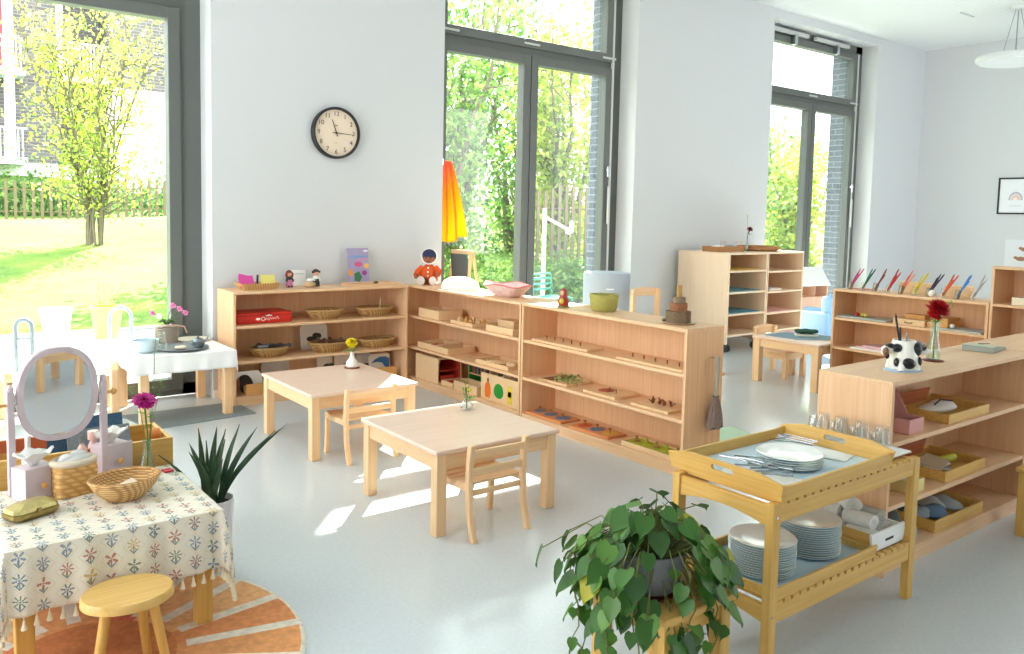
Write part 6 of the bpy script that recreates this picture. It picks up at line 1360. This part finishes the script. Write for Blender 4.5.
for i in range(3): single('pink_card', MB().box(0,.2,0,.36-.05*i,0,.012), PKP if i else PAPER, ['widest pink card at the bottom of the pile under the pencils', 'middle pink card of the pile under the pencils', 'topmost pink card of the pile under the pencils'][i], 'card', (6.585+.01*i, 3.395, 0.4100+.0125*i), R(-2*i))
single('yellow_ball', MB().ell((0,0,.036), (.036,.036,.036)), mat('mustard_ball', (218, 178, 70), .5), 'mustard yellow ball beside the pile of pink cards', 'ball', (6.625, 3.348, 0.4100), smooth=True)
# tall shelf at the right edge
single('cream_brick_row', MB().box(0,.14,0,.40,0,.055), mat('cream_bricks', (232, 222, 196), .6), 'cream box in the top bay of the tall shelf', 'box', (6.585, 2.108, 0.9130), bev=.002)
wicker_bowl('wire_basket', 'honey wicker basket with blue magazines in the tall shelf', (6.715, 2.313, 0.6010), .10, .16, .09, WICK)
single('blue_magazine', MB().obox((0,0,0), (.02,.26,.14), (R(28),R(10),0)), mat('blue_magazine', (40,120,160), .5, noise=.4, nscale=20), 'blue magazine leaning in the honey wicker basket', 'magazine', (6.705, 2.294, 0.7000))
single('white_magazine', MB().obox((0,0,0), (.01,.22,.12), (R(28),R(10),0)), PAPER, 'white magazine in front of the blue one', 'magazine', (6.675, 2.304, 0.7050))
root = thing('animal_picture', 'pale print with brown animals standing on the tall shelf', 'picture', (6.625, 2.332, 1.1925)); MB().box(0,.008,-.10,.26,0,.20).build('sheet', mat('pale_print', (214,222,228), .6), root)
for yy, zz in ((.12,.13),(.05,.11),(.15,.06),(.06,.045),(-.02,.06)): m = MB(); m.ell((-.002,yy,zz), (.002,.035,.016)); m.ell((-.002,yy+.035,zz+.008), (.002,.014,.010)); m.build('printed_animal', mat('animal_brown', (150,112,88), .6), root, smooth=True)
m = MB(); m.ell((0,0,0), (.002,.02,.01))
single('purple_strip', MB().box(0,.02,0,.16,0,.012), mat('plum_strip', (130, 50, 80), .6), 'plum strip lying in the tall shelf on the lower level', 'strip', (6.555, 2.369, 0.6010))

# ------------------------------------------------------------------ table with blue mat
single('table_mat', MB().prism([(6.49,4.56),(6.98,4.56),(6.98,4.12),(6.78,4.00),(6.50,4.22)], 'z', 0, .003), mat('slate_blue_mat', (126, 150, 162), .8), 'slate blue mat lying on the far table', 'mat', (0, 0, .4255))
GC = mat('bottle_green_cloth', (36, 84, 66), .9, bump=.5)
m = MB(); n = 24; vs_ = []
for j in range(9):
    for k in range(n): aa = 2*PI*k/n; sc = 1-.35*(abs(j-4)/4)**3; vs_.append(((j/8-.5)*.20, .052*math.cos(aa)*sc, .026+.022*math.sin(aa)*sc*(1+.15*math.sin(j*1.7+aa))))
m.add(vs_, [(j*n+k, (j+1)*n+k, (j+1)*n+(k+1)%n, j*n+(k+1)%n) for j in range(8) for k in range(n)] + [tuple(range(n)), tuple(8*n+k for k in reversed(range(n)))])
single('green_cloth', m, GC, 'dark green folded cloth on the far table', 'cloth', (6.78, 4.30, .447), R(-42), smooth=True)
single('white_towel', MB().box(-.10,.10,-.055,.055,0,.018), FABW, 'white folded towel beneath the dark green cloth', 'cloth', (6.78, 4.30, .4288), R(-42), bev=.007)
single('pink_booklet', MB().box(-.06,.06,-.08,.08,0,.008), mat('pale_pink_card', (226,190,196)), 'pale pink booklet at the back of the far table', 'book', (6.90, 4.50, .4288), R(20))
# castor shelf contents
for (x, z, c, lb) in ((7.44, .92, (222,186,100), 'yellow mat lying in the upper bay of the blank-panelled castor shelf'), (7.44, .68, (108,160,176), 'blue mat in the middle bay of the blank-panelled castor shelf'), (7.44, .435, (96,150,170), 'blue mat in the lower bay of the blank-panelled castor shelf'), (8.18, .41, (226,176,170), 'pink mat lying in the castor shelf with the open book')):
    single('felt_mat', MB().box(0,.60,0,.50,0,.008), mat('felt_%d' % c[0], c, .9), lb, 'mat', (x+.02, 5.72, z+.0005), R(1))
root = thing('open_book', 'open book with white pages in the castor shelf', 'book', (8.45, 5.90, .6605), R(5))
for s in (-1, 1): m = MB(); m.prism([(0,.0),(s*.14,.0),(s*.14,.012),(s*.07,.026),(0,.014)] if s > 0 else [(0,.014),(s*.07,.026),(s*.14,.012),(s*.14,0),(0,0)], 'y', -.10, .10); m.build('page_block', PAPER, root)
root = thing('handled_basket', 'long wicker tray with two wire handles on the castor shelf', 'basket', (7.72, 6.02, 1.1205)); MB().box(-.24,.24,-.11,.11,0,.008).box(-.24,.24,-.11,-.098,.008,.06).box(-.24,.24,.098,.11,.008,.06).box(-.24,-.228,-.098,.098,.008,.06).box(.228,.24,-.098,.098,.008,.06).build('basket_body', weave('caramel_wicker', (150,100,56),(200,146,90)), root)
for s in (-.13, .15): m = MB(); m.tube([(s-.05,-.1,.05),(s-.05,-.1,.115),(s+.05,-.1,.115),(s+.05,-.1,.05)], .004, 6); m.build('wire_handle', mat('copper_handle', (206,170,150)), root)
single('white_bundle', MB().ell((0,0,.03), (.11,.07,.04)), FABW, 'white cloth bundle in the handled wicker tray', 'cloth', (7.62, 6.02, 1.13), smooth=True)
single('grey_bundle', MB().ell((0,0,.03), (.09,.07,.035)), mat('grey_bundle', (150,152,150), .9), 'grey cloth bundle in the handled wicker tray', 'cloth', (7.84, 6.02, 1.13), smooth=True)
vase('flute_vase', 'small clear vase with the wine red flower on the castor shelf', (8.10, 5.98, 1.1205), [(.02,0),(.024,.02),(.018,.07),(.014,.10)], WATERG)
cut_flower('wine_flower', 'wine red pompom flower in the small vase on the castor shelf', (8.10, 5.98, 1.125), [(0,0,0), (.004,0,.10), (.02,0,.22)], (.045,0,.245), 5, 12, .045, .018, WINE, sprigs=[[(0,0,.1), (0,0,.25), (-.01,0,.42)]], seed=30, lv=3)
m = MB(); m.lathe([(.20,0),(.235,.02),(.235,.06),(.215,.06),(.205,.012),(.001,.010)], n=40, sx=1.15); single('oval_wicker_tray', m, weave('caramel_wicker', (150,100,56),(200,146,90)), 'oval caramel wicker tray on the castor shelf by the far window', 'tray', (8.42, 6.05, 1.1205), smooth=True)
single('dark_paper', MB().obox((0,0,0), (.20,.12,.004), (0,R(8),0)), GREY, 'grey sheet sticking out of the oval wicker tray', 'paper', (8.72, 5.90, 1.138))

# ------------------------------------------------------------------ by the windows
root = thing('round_bin', 'grey round bin with white foot below the middle window', 'bin', (5.96, 6.12, 0)); root.scale = (.88, .88, 1.0)
MB().lathe([(.27,.40),(.275,.42),(.275,.90),(.265,.915),(.22,.92),(.001,.92)], n=48).build('bin_body', mat('blue_grey_shell', (168, 178, 190), .6), root, smooth=True)
MB().lathe([(.24,0),(.245,.40),(.001,.40)], n=48).build('foot', WHITE, root, smooth=True)
m = MB(); a = R(-125); m.obox((.275*math.cos(a), .275*math.sin(a), .76), (.09,.006,.010), (0,0,a+R(90))); m.build('indicator_line', WHITE, root)
root = thing('chalkboard_easel', 'small wooden chalkboard easel standing behind the low shelf by the window', 'easel', (4.13, 6.10, 0), R(-88))
m = MB(); 
for s in (-1, 1): m.tube([(s*.17,-.10,0),(s*.13,.0,1.16)], .016, 8); 
for s in (-1, 1): m.tube([(s*.17,.22,0),(s*.13,.02,1.16)], .014, 8)
m.build('leg', RUBW, root, smooth=True)
MB().obox((0,-.008,1.15), (.30,.03,.035)).build('crossbar', RUBX, root, bev=.003); MB().obox((0,-.04,.80), (.32,.035,.03)).build('crossbar', RUBX, root, bev=.003)
m = MB(); m.obox((0,-.022,.97), (.24,.012,.32), (R(5),0,0)); m.build('chalkboard', mat('chalkboard_grey', (86, 92, 92), .8), root)
m = MB(); m.ell((-.02,.0,1.19), (.02,.012,.014)); m.build('chalk_clip', WHITE, root)
# orange and yellow cape hanging in the window recess
cm2, t, p = base('orange_yellow_cape'); N = t.nodes; L = t.links
tc = N.new('ShaderNodeTexCoord'); sp = N.new('ShaderNodeSeparateXYZ'); L.new(tc.outputs['Object'], sp.inputs[0]); ad = N.new('ShaderNodeMath'); ad.operation = 'MULTIPLY_ADD'; ad.inputs[1].default_value = -.9; L.new(sp.outputs[0], ad.inputs[0]); L.new(sp.outputs[2], ad.inputs[2])
r = ramp_node(N, [(.20, (232, 196, 40)), (.62, (226, 160, 50)), (.85, (236, 130, 100))]); mr = N.new('ShaderNodeMapRange'); mr.inputs[1].default_value = -.25; mr.inputs[2].default_value = .80; L.new(ad.outputs[0], mr.inputs[0]); L.new(mr.outputs[0], r.inputs[0]); L.new(r.outputs[0], p.inputs['Base Color']); p.inputs['Roughness'].default_value = .7
trn = N.new('ShaderNodeBsdfTranslucent'); L.new(r.outputs[0], trn.inputs[0]); mx = N.new('ShaderNodeMixShader'); mx.inputs[0].default_value = .5; L.new(p.outputs[0], mx.inputs[1]); L.new(trn.outputs[0], mx.inputs[2]); L.new(mx.outputs[0], N['Material Output'].inputs[0])
m = MB(); nx, ny = 30, 24; vs_ = []
for j in range(ny+1):
    q = j/ny
    for i in range(nx+1):
        u_ = i/nx; wd = .10+.20*q**.8; vs_.append((.02+u_*wd-.02*q, .03*math.sin(u_*16+q*2)*(.3+q)+.01*math.sin(u_*31), .74*(1-q)-.03*q*math.sin(u_*5)))
m.add(vs_, [(j*(nx+1)+i, j*(nx+1)+i+1, (j+1)*(nx+1)+i+1, (j+1)*(nx+1)+i) for j in range(ny) for i in range(nx)])
root = thing('hanging_cape', 'orange to yellow cape hanging at the left side of the middle window', 'cape', (4.15, 6.52, 1.24)); o = m.build('cape_fabric', cm2, root, smooth=True); so = o.modifiers.new('thick', 'SOLIDIFY'); so.thickness = .002
m = MB(); m.box(-.012,.03,-.01,.01,.70,.76); m.build('wall_hook', STEEL, root)
root = thing('coat_post', 'dark wooden post under the cape beside the middle window', 'post', (4.21, 6.60, 0)); MB().cyl((0,0,0), .022, 1.26, 14).build('post_rod', DARKW, root, smooth=True); MB().cyl((0,0,0), .05, .02, 20).build('foot', DARKW, root, smooth=True)
# blue soft chair and dollhouse by the far window
root = thing('blue_armchair', 'light blue soft child armchair by the far window', 'armchair', (9.50, 5.90, 0), R(200))
SB = mat('sky_blue_upholstery', (150, 188, 232), .8)
MB().box(-.24,.24,-.22,.22,.03,.26).build('seat', SB, root, bev=.04); MB().box(-.24,.24,.10,.24,.20,.56).build('backrest', SB, root, bev=.05)
for s in (-1, 1): MB().box(s*.27-.05, s*.27+.05, -.22,.22,.0,.36).build('armrest', SB, root, bev=.04)
root = thing('dollhouse', 'wooden dollhouse with white sloping roof below the far window', 'dollhouse', (10.05, 6.45, 0), R(-8))
DW = wood('dollhouse_wood', (224, 178, 150), (234, 192, 166), 'z')
MB().box(-.40,.30,-.16,.16,0,.45).build('cabinet_base', DW, root, bev=.003)
m = MB(); m.prism([(-.16,.45),(.16,.45),(.16,.62),(0,.84),(-.16,.62)], 'x', .28, .30); m.prism([(-.16,.45),(.16,.45),(.16,.62),(0,.84),(-.16,.62)], 'x', -.40, -.38); m.box(-.38,.28,.148,.16,.45,.62); m.box(-.38,.28,-.16,.148,.45,.462); m.build('house_wall', DW, root)
m = MB(); m.obox((-.05,-.10,.735), (.74,.30,.012), (R(54),0,0)); m.obox((-.05,.10,.735), (.74,.30,.012), (R(-54),0,0)); m.build('roof', WHITE, root)
MB().box(.05,.06,-.15,.14,.462,.62).build('inner_wall', DW, root)
# pale green rug behind the low shelf
single('green_mat', MB().prism([(4.15,3.05),(4.72,3.10),(4.80,3.62),(4.10,3.66)], 'z', 0, .008), mat('mint_mat', (184, 214, 190), .9), 'pale mint mat on the floor behind the low shelf', 'mat')

# ------------------------------------------------------------------ clock, picture, lamps
root = thing('wall_clock', 'round black-rimmed wall clock above the shelf', 'clock', (3.055, WY-.001, 2.145))
Mx = Matrix.Rotation(R(90), 3, 'X'); RC = .215
MB().lathe([(RC,0),(RC,.045),(RC-.006,.052),(RC-.018,.052),(RC-.022,.03),(.001,.028)], n=72, M=Mx).build('clock_rim', BLACK, root, smooth=True)
MB().lathe([(RC-.021,.0305),(.001,.0306)], n=72, M=Mx, capb=True).build('dial', mat('clock_dial', (226, 208, 186), .5), root)
INK = mat('clock_ink', (84, 66, 54), .6)
for k in range(1, 13):
    a = PI/2 - 2*PI*k/12; text_part('numeral', str(k), .054, INK, root, (.158*math.cos(a), -.0312, .158*math.sin(a)), (R(90), 0, 0))
def hand(ang_deg, L0, w_, tail, y):
    a = R(90-ang_deg); m = MB(); m.prism([(-tail,-w_/2),(L0,-w_/3),(L0,w_/3),(-tail,w_/2)], 'y', -y-.002, -y); o = m.build('clock_hand', BLACK, root, rot=(0, -a, 0)); return o
hand(340, .115, .007, .03, .034); hand(93, .155, .006, .035, .038)
MB().lathe([(.008,.030),(.008,.042),(.001,.043)], n=16, M=Mx).build('hub', BLACK, root)
MB().box(-.012,.012,-.0312,-.0306,.060,.066).build('dial_mark', INK, root); MB().box(-.014,.014,-.0312,-.0306,-.084,-.082).build('dial_mark', INK, root)
root = thing('framed_print', 'framed rainbow print in thin black frame on the right wall', 'picture', (RX-.001, 4.70, 1.92))
fw_, fh_ = .56, .265
m = MB(); m.box(-.02,0,-fw_,fw_,-fh_,-fh_+.022); m.box(-.02,0,-fw_,fw_,fh_-.022,fh_); m.box(-.02,0,-fw_,-fw_+.022,-fh_+.022,fh_-.022); m.box(-.02,0,fw_-.022,fw_,-fh_+.022,fh_-.022); m.build('frame', BLACK, root)
MB().box(-.008,-.002,-fw_+.022,fw_-.022,-fh_+.022,fh_-.022).build('mat_board', mat('mat_board', (232,234,238), .6), root)
for j, c in enumerate([(176,172,190),(220,206,206),(222,190,170),(236,214,196)]):
    for yc in (.32, -.1):
        ro, ri = .095-.02*j, .078-.02*j; MB().prism([(yc+ro*math.cos(PI*k/16), -.06+1.25*ro*math.sin(PI*k/16)) for k in range(17)] + [(yc+ri*math.cos(PI*k/16), -.06+1.25*ri*math.sin(PI*k/16)) for k in range(16,-1,-1)], 'x', -.0095, -.008).build('rainbow_band', mat('rainbow_%d' % j, c, .6), root)
MB().box(-.0095,-.008,.24,.40,-.148,-.14).build('caption_mark', mat('caption_grey', (200,198,200), .6), root)
LAMPM, t, p = base('lamp_diffuser'); p.inputs['Base Color'].default_value = lin((236,238,240)); p.inputs['Emission Color'].default_value = (1, .98, .95, 1); p.inputs['Emission Strength'].default_value = .0
def pendant(loc, lab):
    root = thing('pendant_lamp', lab, 'lamp', loc)
    MB().lathe([(.40,0),(.43,.02),(.435,.05),(.42,.075),(.38,.085),(.001,.085)], n=64).build('lamp_shade', mat('lamp_white', (226,229,230), .5), root, smooth=True)
    MB().lathe([(.40,-.004),(.40,0),(.001,0)], n=64).build('diffuser', LAMPM, root, smooth=True)
    H_ = CZ-loc[2]
    MB().lathe([(.075,H_-.05),(.08,H_-.04),(.08,H_-.001),(.001,H_-.001)], n=32).build('ceiling_rose', mat('lamp_white', (226,229,230), .5), root, smooth=True)
    for k in range(3): a = 2*PI*k/3+.4; m = MB(); m.rod((.16*math.cos(a), .16*math.sin(a), .085), (.03*math.cos(a), .03*math.sin(a), H_-.05), .004, n=6); m.build('suspension_wire', mat('wire_grey', (150,154,158), .5), root)
    m = MB(); m.tube([(.02,0,.085), (.06,.02,H_*.5), (.02,0,H_-.05)], .005, 6); m.build('power_cable', mat('wire_grey', (150,154,158), .5), root)
pendant((11.15, 4.40, 3.50), 'white disc pendant lamp at the upper right, hanging on thin wires')

# two wooden chairs on the near side of the room, seen only in the vanity mirror
block_chair('left wooden chair seen reflected in the oval mirror', (1.50, .35, 0), R(8), W=.34, D=.32, SH=.27, H=.50)
block_chair('right wooden chair seen reflected in the oval mirror', (1.93, .25, 0), R(-6), W=.34, D=.32, SH=.27, H=.50)
